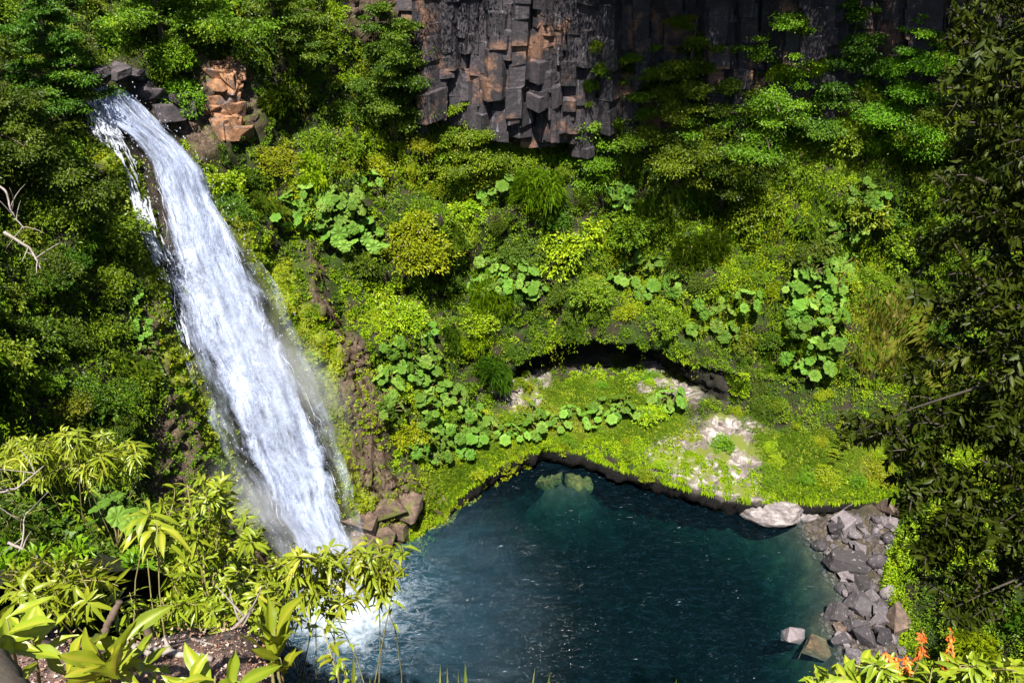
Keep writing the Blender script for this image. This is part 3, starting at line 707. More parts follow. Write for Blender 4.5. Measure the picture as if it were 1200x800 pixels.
ribbons('strands', 110, lambda r, t, n: np.clip(r.beta(1.3, 1.3, n), 0.06, 0.97), (0.02, 0.95), (0.7, 2.2), (0.012, 0.038), (0.35, 1.2), 31, M['foam'])
# thin stream that leaves the brink on its own and rejoins the main fall
def side_path(r, t, n): return np.interp(t, [0.06, 0.12, 0.2, 0.3, 0.36], [-0.02, -0.10, -0.18, -0.12, 0.02]) + r.normal(0, 0.035, n)
def px_ribbons(name, n, path, seed, wrange, lrange, spread, mat, off=(0.1, 0.35)):
    """threads of water that run down the rock along a line of places on the cliff"""
    rr = np.random.default_rng(seed); K = 6; path = np.array(path, float)
    ys = path[:, 1]; pts = []
    fine = np.linspace(ys[0], ys[-1], 60)
    for y in fine:
        h, _ = cast(np.interp(y, ys, path[:, 0]), y, BV); pts.append(h)
    pts = np.array(pts)
    for it in range(2): pts[1:-1] = 0.25 * pts[:-2] + 0.5 * pts[1:-1] + 0.25 * pts[2:]
    sg = np.concatenate([[0], np.cumsum(np.linalg.norm(np.diff(pts, axis=0), axis=1))])
    VV = []
    for i in range(n):
        l = rr.uniform(*lrange); a = rr.uniform(-0.3, max(sg[-1] - l * 0.6, 0.1)); q = np.clip(a + np.linspace(0, l, K), 0, sg[-1])
        c = np.stack([np.interp(q, sg, pts[:, k]) for k in range(3)], 1)
        lat = rr.normal(0, spread)
        c = c + WN * rr.uniform(*off) + np.array([lat, lat * 0.3, 0]) + rr.normal(0, 0.03, (K, 3))
        tg = nrm(np.gradient(c, axis=0) + 1e-6); sd = nrm(np.cross(tg, WN)); ww = rr.uniform(*wrange) * np.sin(np.pi * np.linspace(0.04, 0.96, K))[:, None]
        VV.append(np.stack([c - sd * ww, c + WN * ww * 0.5, c + sd * ww], 1))
    VV = np.array(VV) - WF0; idx = np.arange(n * K * 3).reshape(n, K, 3)
    Q = np.concatenate([np.stack([idx[:, :-1, a], idx[:, 1:, a], idx[:, 1:, a + 1], idx[:, :-1, a + 1]], -1).reshape(-1, 4) for a in (0, 1)])
    return link(name, mesh_np(name, VV.reshape(-1, 3), [Q], mat, smooth=True), waterfall)
px_ribbons('side_stream', 150, [(116, 128), (124, 150), (136, 175), (150, 205), (160, 235), (168, 262), (178, 290), (190, 312)], 41, (0.015, 0.06), (0.4, 1.6), 0.22, M['foam'])
px_ribbons('side_stream', 60, [(106, 120), (112, 140), (122, 158), (140, 165)], 42, (0.02, 0.07), (0.3, 0.8), 0.18, M['foam'])
px_ribbons('side_stream', 32, [(190, 318), (200, 350), (212, 385), (222, 415)], 43, (0.012, 0.05), (0.4, 1.5), 0.12, M['foam'])
px_ribbons('side_stream', 26, [(212, 308), (222, 330), (232, 352), (245, 375)], 44, (0.015, 0.05), (0.4, 1.3), 0.14, M['foam'])
# flying drops
rr = np.random.default_rng(77); n = 1100
t = rr.uniform(0.02, 1, n); side = rr.random(n)
s = np.where(side < 0.35, rr.normal(0.12, 0.12, n), np.where(side < 0.7, rr.normal(0.95, 0.08, n), rr.random(n)))
p = fall_pt(np.clip(s, -0.06, 1.06), t, rr.uniform(0.3, 1.8, n)) + rr.normal(0, 0.12, (n, 3)) - WF0
r = rr.uniform(0.006, 0.022, n)[:, None, None]
tet = np.array([[1, 1, 1], [1, -1, -1], [-1, 1, -1], [-1, -1, 1.0]])[None] * r * np.array([1, 1, 1.8])
Vv = (p[:, None] + tet).reshape(-1, 3); ii = np.arange(n)[:, None] * 4
T = np.concatenate([ii + np.array([a]) for a in ([0, 1, 2], [0, 2, 3], [0, 3, 1], [1, 3, 2])])
link('drops', mesh_np('drops', Vv, [T], M['foam']), waterfall)
# plunge splash: tongues of white water thrown up where it lands
parts = []; rr = np.random.default_rng(78)
for i in range(160):
    a = rr.uniform(0, 6.28); d0 = min(abs(rr.normal(0, 0.45)), .95); c = FB + np.array([math.cos(a) * d0 * 1.2 - 0.4, math.sin(a) * d0 * 0.8 + 0.6, 0.0])
    hgt = rr.uniform(0.15, 0.9) * math.exp(-d0 * 0.5); dirv = np.array([math.cos(a) * 0.5, math.sin(a) * 0.5, 0])
    pts = bez(c, c + dirv * 0.3 + np.array([0, 0, hgt * 1.5]), c + dirv * rr.uniform(0.4, 1.0) + np.array([0, 0, hgt * 0.4]), 5)
    parts.append(tube(pts - WF0, np.array([0.07, 0.08, 0.06, 0.04, 0.012]) * rr.uniform(0.4, 1.0), 4))
V, fs, ti = merge(parts); link('splash', mesh_np('splash', V, fs, M['foam'], smooth=True), waterfall)

# drifting spray: a soft thin volume round the foot and along the lee side of the fall
def mist(label, c, rad, dens, rot=(0, 0, 0)):
    m, nt, out = newmat('spray_mist'); b = NB(nt); tc = b.n('ShaderNodeTexCoord').outputs['Object']
    ln = b.n('ShaderNodeVectorMath'); ln.operation = 'LENGTH'; b.l(tc, ln.inputs[0])
    fo = b.mrange(ln.outputs['Value'], 0.15, 0.98, 1.0, 0.0); nz = b.mrange(b.noise(tc, 2.6, 4, 0.6), 0.35, 0.68, 0.15, 1.0)
    pv = b.n('ShaderNodeVolumePrincipled'); pv.inputs['Color'].default_value = (0.93, 0.96, 1, 1); pv.inputs['Anisotropy'].default_value = -0.1
    b.l(b.math('MULTIPLY', b.math('MULTIPLY', fo, nz), dens), pv.inputs['Density']); b.l(pv.outputs[0], out.inputs['Volume'])
    bm = bmesh.new(); bmesh.ops.create_icosphere(bm, subdivisions=3, radius=1.0); me = bpy.data.meshes.new('spray_mist'); bm.to_mesh(me); bm.free(); me.materials.append(m)
    o = link('spray_mist', me, None, label, 'spray', kind='stuff', loc=tuple(c)); o.scale = rad; o.rotation_euler = rot; return o
mist('white spray hanging over the foot of the waterfall', FB + np.array([-.9, .7, 1.2]), (3.0, 2.2, 3.2), 0.40)
lean_ = math.atan2(7.5, 21)
mist('thin spray drifting along the lee side of the waterfall', fall_pt(np.array([.98]), np.array([.60]), np.array([.9]))[0], (1.7, 1.7, 7.0), 0.27, (0.25, -lean_, 0))
mist('spray drifting off the lower near side of the waterfall', fall_pt(np.array([.02]), np.array([.84]), np.array([1.0]))[0], (1.5, 1.5, 4.6), 0.42, (0.2, -lean_, 0))
# ------------------------------------------------------------------ plants of the gorge
def lumpy(n, r, lobes, flat=0.75, rs=0.42):
    """points and outward directions on the skin of a heap of leafy lobes standing on z = 0"""
    c = r.normal(size=(lobes, 3)); c = nrm(c) * r.uniform(0.25, 0.75, (lobes, 1)); c[:, 2] = np.abs(c[:, 2]) * flat + 0.1
    rad = r.uniform(rs * 0.6, rs * 1.15, lobes)
    k = r.integers(0, lobes, n); d = rdir(n, r); d[:, 2] = np.where(d[:, 2] < -0.35, -d[:, 2], d[:, 2])
    q = r.uniform(0.72, 1.06, n)[:, None]
    return c[k] + d * rad[k][:, None] * q * np.array([1, 1, 0.8]), d, k
def foliage_bush(seed, n=2200, lobes=16, L=(0.05, 0.10), wr=0.5, droop=0.25, flat=0.75, rs=0.36, sprays=True):
    """unit bush, radius about 1"""
    r = np.random.default_rng(seed)
    if sprays:                                            # leaves gathered in small twig ends
        ns = n // 9; c, d, k = lumpy(ns, r, lobes, flat, rs)
        rep = 9; pos = np.repeat(c, rep, 0) + r.normal(0, 0.045, (ns * rep, 3)); dd = nrm(np.repeat(d, rep, 0) + r.normal(0, 0.55, (ns * rep, 3)))
        tb = np.repeat(r.random(ns) * 0.55 + r.random(lobes)[k] * 0.25, rep); 
    else:
        pos, dd, k = lumpy(n, r, lobes, flat, rs); dd = nrm(dd + r.normal(0, 0.5, dd.shape)); tb = r.random(n) * 0.5 + r.random(lobes)[k] * 0.3
    m_ = len(pos); l = r.uniform(*L, m_); tint = np.clip(tb + r.random(m_) * 0.25, 0, 1)
    nn = nrm(np.array([0, 0, 1.0]) + r.normal(0, 0.85, (m_, 3)))
    return leaves_far(pos, dd, nn, l, l * wr, tint, droop=droop)
def stems_for(seed, n=9, h=0.7, rad=0.03):
    r = np.random.default_rng(seed); ps = []
    for i in range(n):
        d = nrm(np.array([r.normal(0, .6), r.normal(0, .6), 0.9])); e = d * r.uniform(.5, .95) * h * 1.3
        ps.append(tube(bez([0, 0, -0.35], [d[0] * .1, d[1] * .1, h * .4], e, 5), np.linspace(rad, rad * .25, 5), 5))
    return ps
MB = {}
def bush_mesh(kind, mat, seed, **kw):
    V, T, _, ti = foliage_bush(seed, **kw)
    return mesh_np(kind, V, [T], M[mat], tint=ti)
KIND = {
 'feathery': dict(n=4200, lobes=17, L=(0.042, 0.085), wr=0.5, rs=0.34),
 'leafy': dict(n=2900, lobes=13, L=(0.065, 0.125), wr=0.5, rs=0.35),
 'rounded': dict(n=3400, lobes=9, L=(0.045, 0.09), wr=0.6, rs=0.45, flat=0.8),
 'droopy': dict(n=1700, lobes=14, L=(0.16, 0.34), wr=0.13, droop=0.75, rs=0.34, sprays=False),
}
for kd in KIND:
    for mt in ('yellow', 'mid', 'dark', 'olive'):
        MB[kd, mt] = [bush_mesh(kd + '_bush', mt, 100 + 7 * i + hash_ , **KIND[kd]) for i, hash_ in ((0, len(kd)), (1, len(kd) + len(mt)))]
STEM = [mesh_np('bush_stems', *(lambda v: (v[0], v[1]))(merge(stems_for(300 + i))), M['bark'], tint=None, smooth=True) for i in range(2)]

def up_matrix(n, lean=0.45, spin=0.0):
    z = nrm(np.array([0, 0, 1.0]) * (1 - lean) + np.asarray(n) * lean)
    q = Vector(z).to_track_quat('Z', 'Y') @ Matrix.Rotation(spin, 4, 'Z').to_quaternion()
    return q
rp = np.random.default_rng(55)
def bush(px, py, wpx, kd, mt, label, cat='bush', group=None, tall=0.85, lean=0.45, stems=True, name=None, sink=0.15):
    h, n = cast(px, py)
    if h is None: return None
    rad = wpx * 0.5 * proj(h)[2] / F * 0.95
    me = MB[kd, mt][rp.integers(0, len(MB[kd, mt]))]
    rad = max(rad, 0.2)
    root = thing(name or (kd + '_bush'), label, cat, tuple(h - n * rad * sink), group)
    root.rotation_mode = 'QUATERNION'; root.rotation_quaternion = up_matrix(n, lean, rp.uniform(0, 6.28))
    root.scale = (rad * rp.uniform(.85, 1.15), rad * rp.uniform(.85, 1.15), rad * tall)
    o = link('foliage', me, root)
    if stems: link('stems', STEM[rp.integers(0, 2)], root)
    return root
# --- prominent shrubs, each told apart
BL = [
 (485, 290, 118, 'feathery', 'yellow', 'largest bright yellow-green bush, a rounded mound right of the top of the bare brown streak', 'yellow'),
 (385, 185, 100, 'feathery', 'mid', 'broad mid-green bush between the orange rock outcrop and the dark cliff', ''),
 (490, 145, 62, 'rounded', 'dark', 'tall dense green bush standing against the reddish rock face', ''),
 (320, 195, 70, 'feathery', 'yellow', 'light green bush just below the orange rock outcrop', ''),
 (345, 110, 70, 'leafy', 'dark', 'dark leafy bush to the right of the orange rock outcrop', ''),
 (220, 120, 62, 'leafy', 'mid', 'leafy bush overhanging the dark wet rocks at the waterfall brink', ''),
 (420, 300, 60, 'feathery', 'yellow', 'small yellow-green bush at the top end of the bare brown streak', ''),
 (465, 375, 100, 'feathery', 'yellow', 'spreading yellow-green bush below the largest rounded mound', ''),
 (560, 385, 84, 'feathery', 'yellow', 'yellow-green bush up and left of the dark alcove', ''),
 (540, 215, 84, 'feathery', 'mid', 'flat-topped green bush at the left foot of the dark columnar cliff', ''),
 (620, 225, 80, 'droopy', 'mid', 'drooping green bush under the sunlit blocks of the cliff foot', ''),
 (700, 215, 74, 'rounded', 'mid', 'rounded green bush at the centre of the cliff foot', ''),
 (660, 290, 90, 'leafy', 'yellow', 'loose yellow-green bush in the middle of the slope under the cliff', ''),
 (745, 270, 80, 'leafy', 'mid', 'leafy bush on the slope directly above the shaded hollow', ''),
 (690, 350, 70, 'leafy', 'olive', 'olive-green bush close above the left end of the dark alcove', ''),
 (820, 300, 74, 'droopy', 'olive', 'drooping olive shrub at the right edge of the shaded hollow', ''),
 (880, 250, 82, 'leafy', 'mid', 'leafy bush below the tall layered beech tree', ''),
 (1000, 150, 92, 'rounded', 'mid', 'wide rounded bush at the foot of the right-hand cliff columns', ''),
 (935, 200, 66, 'feathery', 'mid', 'fine-leaved green bush between the layered beech and the wide rounded bush', ''),
 (1085, 165, 80, 'droopy', 'dark', 'dark drooping bush at the cliff foot nearest the shaded foreground tree', ''),
 (1010, 245, 80, 'leafy', 'olive', 'yellowish leafy bush below the wide rounded bush', ''),
 (940, 300, 70, 'leafy', 'dark', 'dark green bush just above the tall patch of large round leaves', ''),
 (1060, 290, 84, 'leafy', 'mid', 'leafy bush above the patch of tall dry grass', ''),
 (870, 400, 66, 'rounded', 'olive', 'low olive bush above the pale layered rocks', ''),
 (780, 380, 60, 'leafy', 'mid', 'bush hanging over the right end of the dark alcove', ''),
 (1030, 560, 68, 'feathery', 'yellow', 'bright green bush on the grassy bank above the rubble', ''),
 (965, 560, 50, 'feathery', 'yellow', 'small bright bush on the grassy bank beside the flat lichen rock', ''),
 (905, 565, 40, 'feathery', 'mid', 'little green bush on the lip beside the pale lichen slope', ''),
 (760, 490, 46, 'leafy', 'yellow', 'low green bush on the grassy ledge in front of the alcove', ''),
 (845, 520, 34, 'leafy', 'mid', 'small tufted bush in the middle of the pale lichen slope', ''),
 (600, 500, 50, 'leafy', 'mid', 'low bush at the left end of the grassy ledge', ''),
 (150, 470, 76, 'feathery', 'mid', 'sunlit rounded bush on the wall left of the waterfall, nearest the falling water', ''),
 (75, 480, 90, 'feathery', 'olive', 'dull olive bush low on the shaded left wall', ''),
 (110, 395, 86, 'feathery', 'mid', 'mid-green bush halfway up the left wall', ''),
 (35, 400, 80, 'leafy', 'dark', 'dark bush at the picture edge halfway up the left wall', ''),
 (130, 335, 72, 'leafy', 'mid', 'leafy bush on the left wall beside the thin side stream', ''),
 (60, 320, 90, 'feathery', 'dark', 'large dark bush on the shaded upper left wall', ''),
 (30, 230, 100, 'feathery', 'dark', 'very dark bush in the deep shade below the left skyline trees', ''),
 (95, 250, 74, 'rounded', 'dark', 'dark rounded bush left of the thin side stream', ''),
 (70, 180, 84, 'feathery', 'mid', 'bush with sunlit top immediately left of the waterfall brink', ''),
 (205, 70, 72, 'leafy', 'mid', 'leafy bush behind the waterfall brink', ''),
 (140, 50, 76, 'leafy', 'mid', 'green bush upstream of the waterfall brink', ''),
 (60, 60, 90, 'feathery', 'olive', 'spreading olive-green bush in the top corner above the brink', ''),
 (300, 50, 80, 'leafy', 'dark', 'dark leafy bush above the orange rock outcrop', ''),
 (370, 50, 76, 'leafy', 'mid', 'green bush between the outcrop and the reddish rock face', ''),
 (440, 80, 50, 'rounded', 'olive', 'small olive bush at the foot of the reddish rock face', ''),
 (260, 20, 70, 'leafy', 'mid', 'bush at the top edge of the slope above the waterfall', ''),
]
for (x, y, wd, kd, mt, lb, _) in BL: bush(x, y, wd * 1.12, kd, mt, lb, tall=rp.uniform(.75, 1.0))

# --- bushes nobody could tell from their neighbours: filled in over the slopes by area, by zone
P0, Q0 = G.reshape(-1, 3), GD.reshape(-1, 3)
ppx, ppy, pdz = proj(GD)
du = np.linalg.norm(np.gradient(GD, axis=0), axis=2); dv_ = np.linalg.norm(np.gradient(GD, axis=1), axis=2); area = du * dv_
hidden = (vv < 4.1) | ((vv > 5.4) & (vv < 7.8) & (alcv > .3))
inner = (ppx > -160) & (ppx < 1330) & (ppy > -120) & (ppy < 860) & (pdz > 9)
bare = np.maximum.reduce([zr, zp * 0.9, zf, alcv])
strk = zone(px0, py0, [Z_ROCK[0]], 10) * 0 + sstep(-26, -6, poly_d(px0, py0, Z_ROCK[0])) * (dz0 > 5)
openw = np.where(hidden | ~inner | (cliffz > 0.6), 0, area * (1 - np.clip(bare * 1.15, 0, 1)))
clump = sstep(-0.25, 0.5, fbm(GD * 0.33, 3, 90))
c2 = fbm(GD * 0.42, 3, 97)
lite = sstep(-.12, .25, c2); deep = sstep(.0, -.35, c2)
def pick(wt, n, seed, mind=0):
    r = np.random.default_rng(seed); w_ = wt.ravel() / wt.sum(); idx = r.choice(w_.size, n * (4 if mind else 1), p=w_)
    p = GD.reshape(-1, 3)[idx]; nn = N1.reshape(-1, 3)[idx]
    if mind:
        keep = []
        for i in range(len(p)):
            if all(((p[i] - p[j]) ** 2).sum() > mind * mind for j in keep): keep.append(i)
            if len(keep) >= n: break
        p, nn, idx = p[keep], nn[keep], idx[keep]
    return p, nn, idx
bushw = openw * (1 - strk) * (1 - 0.95 * zg) * (1 - 0.85 * zm) * (0.25 + clump) * (vv > 5)
SPOTS = pick(bushw, 300, 61, 1.25)
def region(x, y):
    if x < 185 and y > 170 or x < 100: return 'on the shaded wall left of the waterfall', 'on the wall left of the waterfall', 0
    if y < 125 and x < 520: return 'on the slope above the waterfall brink', 'above the waterfall brink', 1
    if x < 540: return 'on the slope beside the bare brown streak', 'beside the bare brown streak', 2
    if y < 260 and x < 1100: return 'along the foot of the dark columnar cliff', 'along the foot of the cliff', 3
    if x < 900: return 'on the sunny slope above the dark alcove', 'above the dark alcove', 4
    return 'on the slope behind the shaded foreground tree', 'behind the shaded foreground tree', 5
MIX = {0: ['mid', 'mid', 'dark', 'olive'], 1: ['mid', 'dark', 'mid', 'olive'], 2: ['yellow', 'mid', 'yellow', 'yellow'], 3: ['mid', 'yellow', 'yellow', 'dark'],
       4: ['yellow', 'mid', 'yellow', 'dark'], 5: ['mid', 'yellow', 'mid', 'dark']}
CW = {'yellow': 'yellow-green', 'mid': 'mid-green', 'dark': 'dark green', 'olive': 'olive-green'}
KW = {'feathery': 'fine-leaved', 'leafy': 'loose-leaved', 'rounded': 'dense rounded', 'droopy': 'drooping'}
for p, n, i in zip(*SPOTS):
    x, y, z = proj(p); rg, rs_, q = region(x, y)
    mt = MIX[q][rp.integers(0, 4)]; cq = c2.ravel()[i]; mt = ('yellow' if cq > .22 and q else 'dark' if cq < -.22 else mt); kd = ['feathery', 'leafy', 'rounded', 'droopy', 'leafy', 'feathery'][rp.integers(0, 6)]
    rad = rp.uniform(0.6, 1.5)
    me = MB[kd, mt][rp.integers(0, 2)]
    o = link(kd + '_bush', me, None, f'{KW[kd]} {CW[mt]} bush of middling size {rg}', 'bush', f'{KW[kd]} {CW[mt]} bushes {rs_}', loc=tuple(p - n * rad * .15))
    o.rotation_mode = 'QUATERNION'; o.rotation_quaternion = up_matrix(n, .45, rp.uniform(0, 6.28)); o.scale = (rad * rp.uniform(.7, 1.25), rad * rp.uniform(.7, 1.25), rad * rp.uniform(.55, 1.25))

# --- undergrowth: leaf clumps that read as one mass
def clumps(wt, n, seed, per, rad, L, wr, tintb=(0.1, 0.6), up=0.5, droop=0.25, lift=0.6, shape='far'):
    r = np.random.default_rng(seed); p, nn, _ = pick(wt, n, seed)
    rr_ = r.uniform(*rad, n); k = per
    c = np.repeat(p, k, 0); N_ = np.repeat(nn, k, 0); R_ = np.repeat(rr_, k)[:, None]
    d = rdir(n * k, r); s = (d * N_).sum(1, keepdims=True); d = np.where(s < -0.1, d - 2 * s * N_, d)
    pos = c + d * R_ * np.array([1, 1, 0.8]) * r.uniform(0.5, 1.0, (n * k, 1)) * (lift)
    dd = nrm(d + np.array([0, 0, up]) + r.normal(0, .5, d.shape)); nr_ = nrm(N_ + np.array([0, 0, .6]) + r.normal(0, .85, d.shape))
    l = r.uniform(*L, n * k); ti = np.clip(np.repeat(r.uniform(*tintb, n), k) + r.random(n * k) * .35, 0, 1)
    return leaves_far(pos, dd, nr_, l, l * wr, ti, droop=droop)
def stuff(name, lv, mat, cat, label=None):
    V, T, _, ti = lv
    o = link(name, mesh_np(name, V, [T], M[mat], tint=ti), kind='stuff'); o['category'] = cat
    if label: o['label'] = label
    return o
sunny = openw * (1 - zg) * (ppx > 190); shady = openw * (ppx <= 200) * (1 - zg)
ug = (1 - .55 * zm)
stuff('slope_undergrowth', clumps(sunny * ug * (1.1 - lite) , 2600, 71, 64, (.25, .7), (.07, .15), .5), 'mid', 'undergrowth', 'mid-green leafy undergrowth covering the slopes around the waterfall')
stuff('slope_undergrowth', clumps(sunny * ug * (.12 + lite) * (1 - .7 * deep), 3900, 72, 64, (.2, .6), (.07, .14), .5), 'yellow', 'undergrowth', 'yellow-green leafy undergrowth between the bushes of the sunny slope')
stuff('slope_undergrowth', clumps(sunny * ug, 1200, 73, 56, (.25, .6), (.07, .15), .45), 'olive', 'undergrowth', 'olive and yellowing undergrowth among the green of the slope')
stuff('slope_undergrowth', clumps(sunny * ug * (.03 + deep), 800, 79, 64, (.25, .7), (.07, .15), .5), 'dark', 'undergrowth', 'dark green undergrowth in the hollows of the sunny slope')
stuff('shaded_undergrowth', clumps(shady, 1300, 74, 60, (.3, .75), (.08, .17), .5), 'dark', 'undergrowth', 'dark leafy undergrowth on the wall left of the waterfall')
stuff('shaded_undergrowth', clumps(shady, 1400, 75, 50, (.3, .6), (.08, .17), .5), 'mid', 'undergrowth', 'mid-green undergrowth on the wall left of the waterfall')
gl = clumps(openw * (1 - zg) * (1 - .6 * zm) * (1 - .75 * deep), 8000, 78, 11, (.12, .3), (.06, .14), .55, lift=.5)
stuff('ground_cover', gl, 'mid', 'ground cover', 'small-leaved ground cover on the soil between the bushes')
streak = np.where(hidden | ~inner, 0, area * sstep(.25, .7, zr) * (1 - zf) * (ppx > 300) * (ppy > 240))
# moss tufts and small leaves on the wet streaks, trailing over the lip
mossw = np.where(hidden & (vv > 4.3) | ~inner, 0, area * zm * (1 - .8 * zg) * (1 - .93 * zf))
stuff('cliff_moss', clumps(mossw, 2600, 76, 22, (.1, .28), (.05, .12), .6, tintb=(.1, .7)), 'yellow', 'moss', 'bright yellow-green moss and small plants on the wet rock')
lipw = np.where((vv > 3.9) & (vv < 4.35) & inner & (pdz > 9) & (np.broadcast_to(uidx[:, None], (NU, NV)) > 7.6), area * (1 - .5 * zp), 0)
stuff('trailing_plants', clumps(lipw, 1300, 77, 26, (.1, .28), (.08, .2), .4, up=-.3, droop=.8), 'yellow', 'trailing plants', 'trailing green plants hanging over the lip above the pool')
# grass on the ledge and the dry bank
def blades(wt, n, seed, L, wd, bend=.5):
    r = np.random.default_rng(seed); p, nn, _ = pick(wt, n, seed); p = p + r.normal(0, .08, p.shape) * np.array([1, 1, 0.2])
    d = nrm(np.array([0, 0, 1.0]) + nn * .5 + r.normal(0, .38, (n, 3))); l = r.uniform(*L, n)
    ti = np.clip(.35 + .5 * fbm(p * .6, 3, seed) + r.random(n) * .4 - .1, 0, 1)
    return leaves_far(p - nn * .03, d, nrm(nn + r.normal(0, .6, (n, 3))), l, np.full(n, wd), ti, droop=bend)
gw = np.where((vv > 4.0) & ~((vv > 5.4) & (alcv > .3)) & inner, area * zg * (1 - .7 * zp), 0)
dry = (ppx > 985) & (ppy < 470)
stuff('ledge_grass', blades(np.where(dry, 0, gw), 52000, 81, (.14, .42), .028), 'grass', 'grass', 'bright green grass on the ledge above the pool and the bank')
stuff('dry_grass', blades(np.where(dry, gw, 0), 7000, 82, (.3, .8), .03, .9), 'straw', 'grass', 'tall dry straw-green grass on the steep bank')
tuftw = openw * (ppx > 480) * (1 - zg) * (clump < .55)
stuff('hanging_grass', blades(tuftw * (vv > 8.5), 22000, 83, (.25, .65), .024, 1.1), 'grass', 'grass', 'thin grass hanging between the bushes of the slope')

lstk = np.where(hidden | ~inner, 0, area * sstep(.25, .7, zr) * (1 - zf) * (ppx <= 300) * (ppy > 240))
stuff('streak_moss', clumps(lstk, 520, 87, 26, (.08, .28), (.05, .11), .6), 'mid', 'moss', 'moss and small plants on the bare rock left of the waterfall')
V_ = blades(streak, 900, 84, (.2, .6), .02, 1.2)
stuff('dead_grass_mat', V_, 'mat', 'dead grass', 'mat of dead tan grass and roots hanging down the bare streak')
stuff('streak_moss', clumps(streak * (.15 + clump), 380, 85, 26, (.08, .26), (.05, .11), .6), 'yellow', 'moss', 'moss patches on the bare brown streak')
stuff('ledge_grass', blades(np.where(dry, gw, 0), 9000, 86, (.2, .6), .035, .9), 'grass', 'grass', 'green grass mixed into the dry grass of the steep bank')
gapw = np.where(inner & (dz0 > 5), area * zone(px0, py0, [[(140, 180), (160, 185), (176, 235), (192, 300), (180, 300), (160, 240)], [(108, 170), (128, 175), (170, 290), (165, 330), (140, 270)]], 5), 0)
stuff('cliff_moss', clumps(gapw, 260, 88, 26, (.08, .25), (.05, .12), .6), 'mid', 'moss', 'dark green moss on the rock between the thin side stream and the main fall')
def vines(wt, n, seed, k=18, ln=(.5, 1.7), L=(.06, .13)):
    r = np.random.default_rng(seed); p, nn, _ = pick(wt, n, seed); l = r.uniform(*ln, n)[:, None]; t = np.linspace(0, 1, k)[None]
    out_ = nrm(nn * np.array([1, 1, .2])); st = p + nn * r.uniform(.25, .8, (n, 1)) + np.array([0, 0, .35]) * r.random((n, 1))
    q = st[:, None] + out_[:, None] * (.28 * np.sqrt(t) * l)[..., None] - np.array([0, 0, 1.0]) * (l * t ** 1.4)[..., None] + r.normal(0, .05, (n, k, 3))
    m_ = n * k; d = rdir(m_, r) + np.array([0, 0, -.7]); s_ = r.uniform(*L, m_)
    return leaves_far(q.reshape(-1, 3), d, np.repeat(out_, k, 0) + r.normal(0, .7, (m_, 3)), s_, s_ * .42, np.clip(np.repeat(r.uniform(.1, .7, n), k) + r.random(m_) * .3, 0, 1), droop=.3)
vw = openw * (1 - strk) * (1 - zg) * (ppx > 190) * (vv > 7.9)
stuff('hanging_vines', vines(vw * (.05 + lite) * (1 - deep), 1500, 89), 'yellow', 'hanging plants', 'yellow-green trailing stems that hang over the sunny slope')
stuff('hanging_vines', vines(vw * (ppx > 420) * (1 - lite) * (1 - .8 * deep), 900, 90), 'mid', 'hanging plants', 'mid-green trailing stems that hang over the slope')
stuff('hanging_vines', vines(openw * (ppx <= 200) * (vv > 7.0), 800, 92), 'mid', 'hanging plants', 'trailing stems on the wall left of the waterfall')
# --- nalca: big round lobed leaves on stalks
def nalca_leaf(c, nrm_, size, r, tint):
    """round puckered leaf: centre, an inner ring and a lobed rim"""
    nrm_ = nrm(nrm_); a = nrm(np.cross(nrm_, [.3, .9, .2])); bq = np.cross(nrm_, a); k = 18
    V = [c - nrm_ * size * .14]; ph = r.random() * 6.28
    for q, (rad, up) in enumerate(((.5, .03), (1.0, 0.0))):
        for j in range(k):
            th = ph + j / k * 6.283; lob = 1.0 if q == 0 else (1.06 if j % 3 == 1 else (.88 if j % 3 == 0 else .96)) + r.normal(0, .03)
            rip = .05 * (1 if j % 2 else -1)
            V.append(c + (a * math.cos(th) + bq * math.sin(th)) * size * rad * lob + nrm_ * size * (up + rip - (.12 if q else 0) * r.random()))
    T = [(0, 1 + j, 1 + (j + 1) % k) for j in range(k)]; Q = [(1 + j, 1 + k + j, 1 + k + (j + 1) % k, 1 + (j + 1) % k) for j in range(k)]
    tv = np.full(len(V), tint); tv[1:1 + k:2] += .18; tv[1 + k::2] += .2
    return np.array(V), np.array(T), np.array(Q), np.clip(tv, 0, 1)
NAL = []
for sd in range(5):
    r = np.random.default_rng(400 + sd); lv = []; stk = []; nl = (9, 7, 8, 6, 10)[sd]
    for i in range(nl):
        az = i / nl * 6.283 + r.normal(0, .25); rr_ = r.uniform(.35, 1.0); hh = r.uniform(.35, .95)
        c = np.array([math.cos(az) * rr_, math.sin(az) * rr_, hh]); sz = r.uniform(.2, .52)
        lv.append(nalca_leaf(c, np.array([math.cos(az) * .45, math.sin(az) * .45, 1.0]) + r.normal(0, .38, 3), sz, r, r.uniform(.0, .8)))
        stk.append(tube(bez([0, 0, -.7], [c[0] * .3, c[1] * .3, hh * .7], c - np.array([0, 0, sz * .14]), 5), np.linspace(.035, .018, 5), 5))
    NAL.append((mesh_np('nalca_leaves', *(lambda v: (v[0], v[1]))(merge(lv)), M['nalca'], tint=merge(lv)[2], smooth=False),
                mesh_np('nalca_stalks', *(lambda v: (v[0], v[1]))(merge(stk)), M['stem'], smooth=True)))
def nalca(px, py, wpx, label, group=None, lean=.55):
    h, n = cast(px, py)
    if h is None: return
    rad = max(wpx * .5 * proj(h)[2] / F, .25); lm, sm = NAL[rp.integers(0, 5)]
    root = thing('giant_rhubarb_plant', label, 'giant rhubarb', tuple(h + n * .28), group)
    root.rotation_mode = 'QUATERNION'; root.rotation_quaternion = up_matrix(n, lean, rp.uniform(0, 6.28)); root.scale = (rad,) * 3
    link('leaves', lm, root); link('stalks', sm, root)
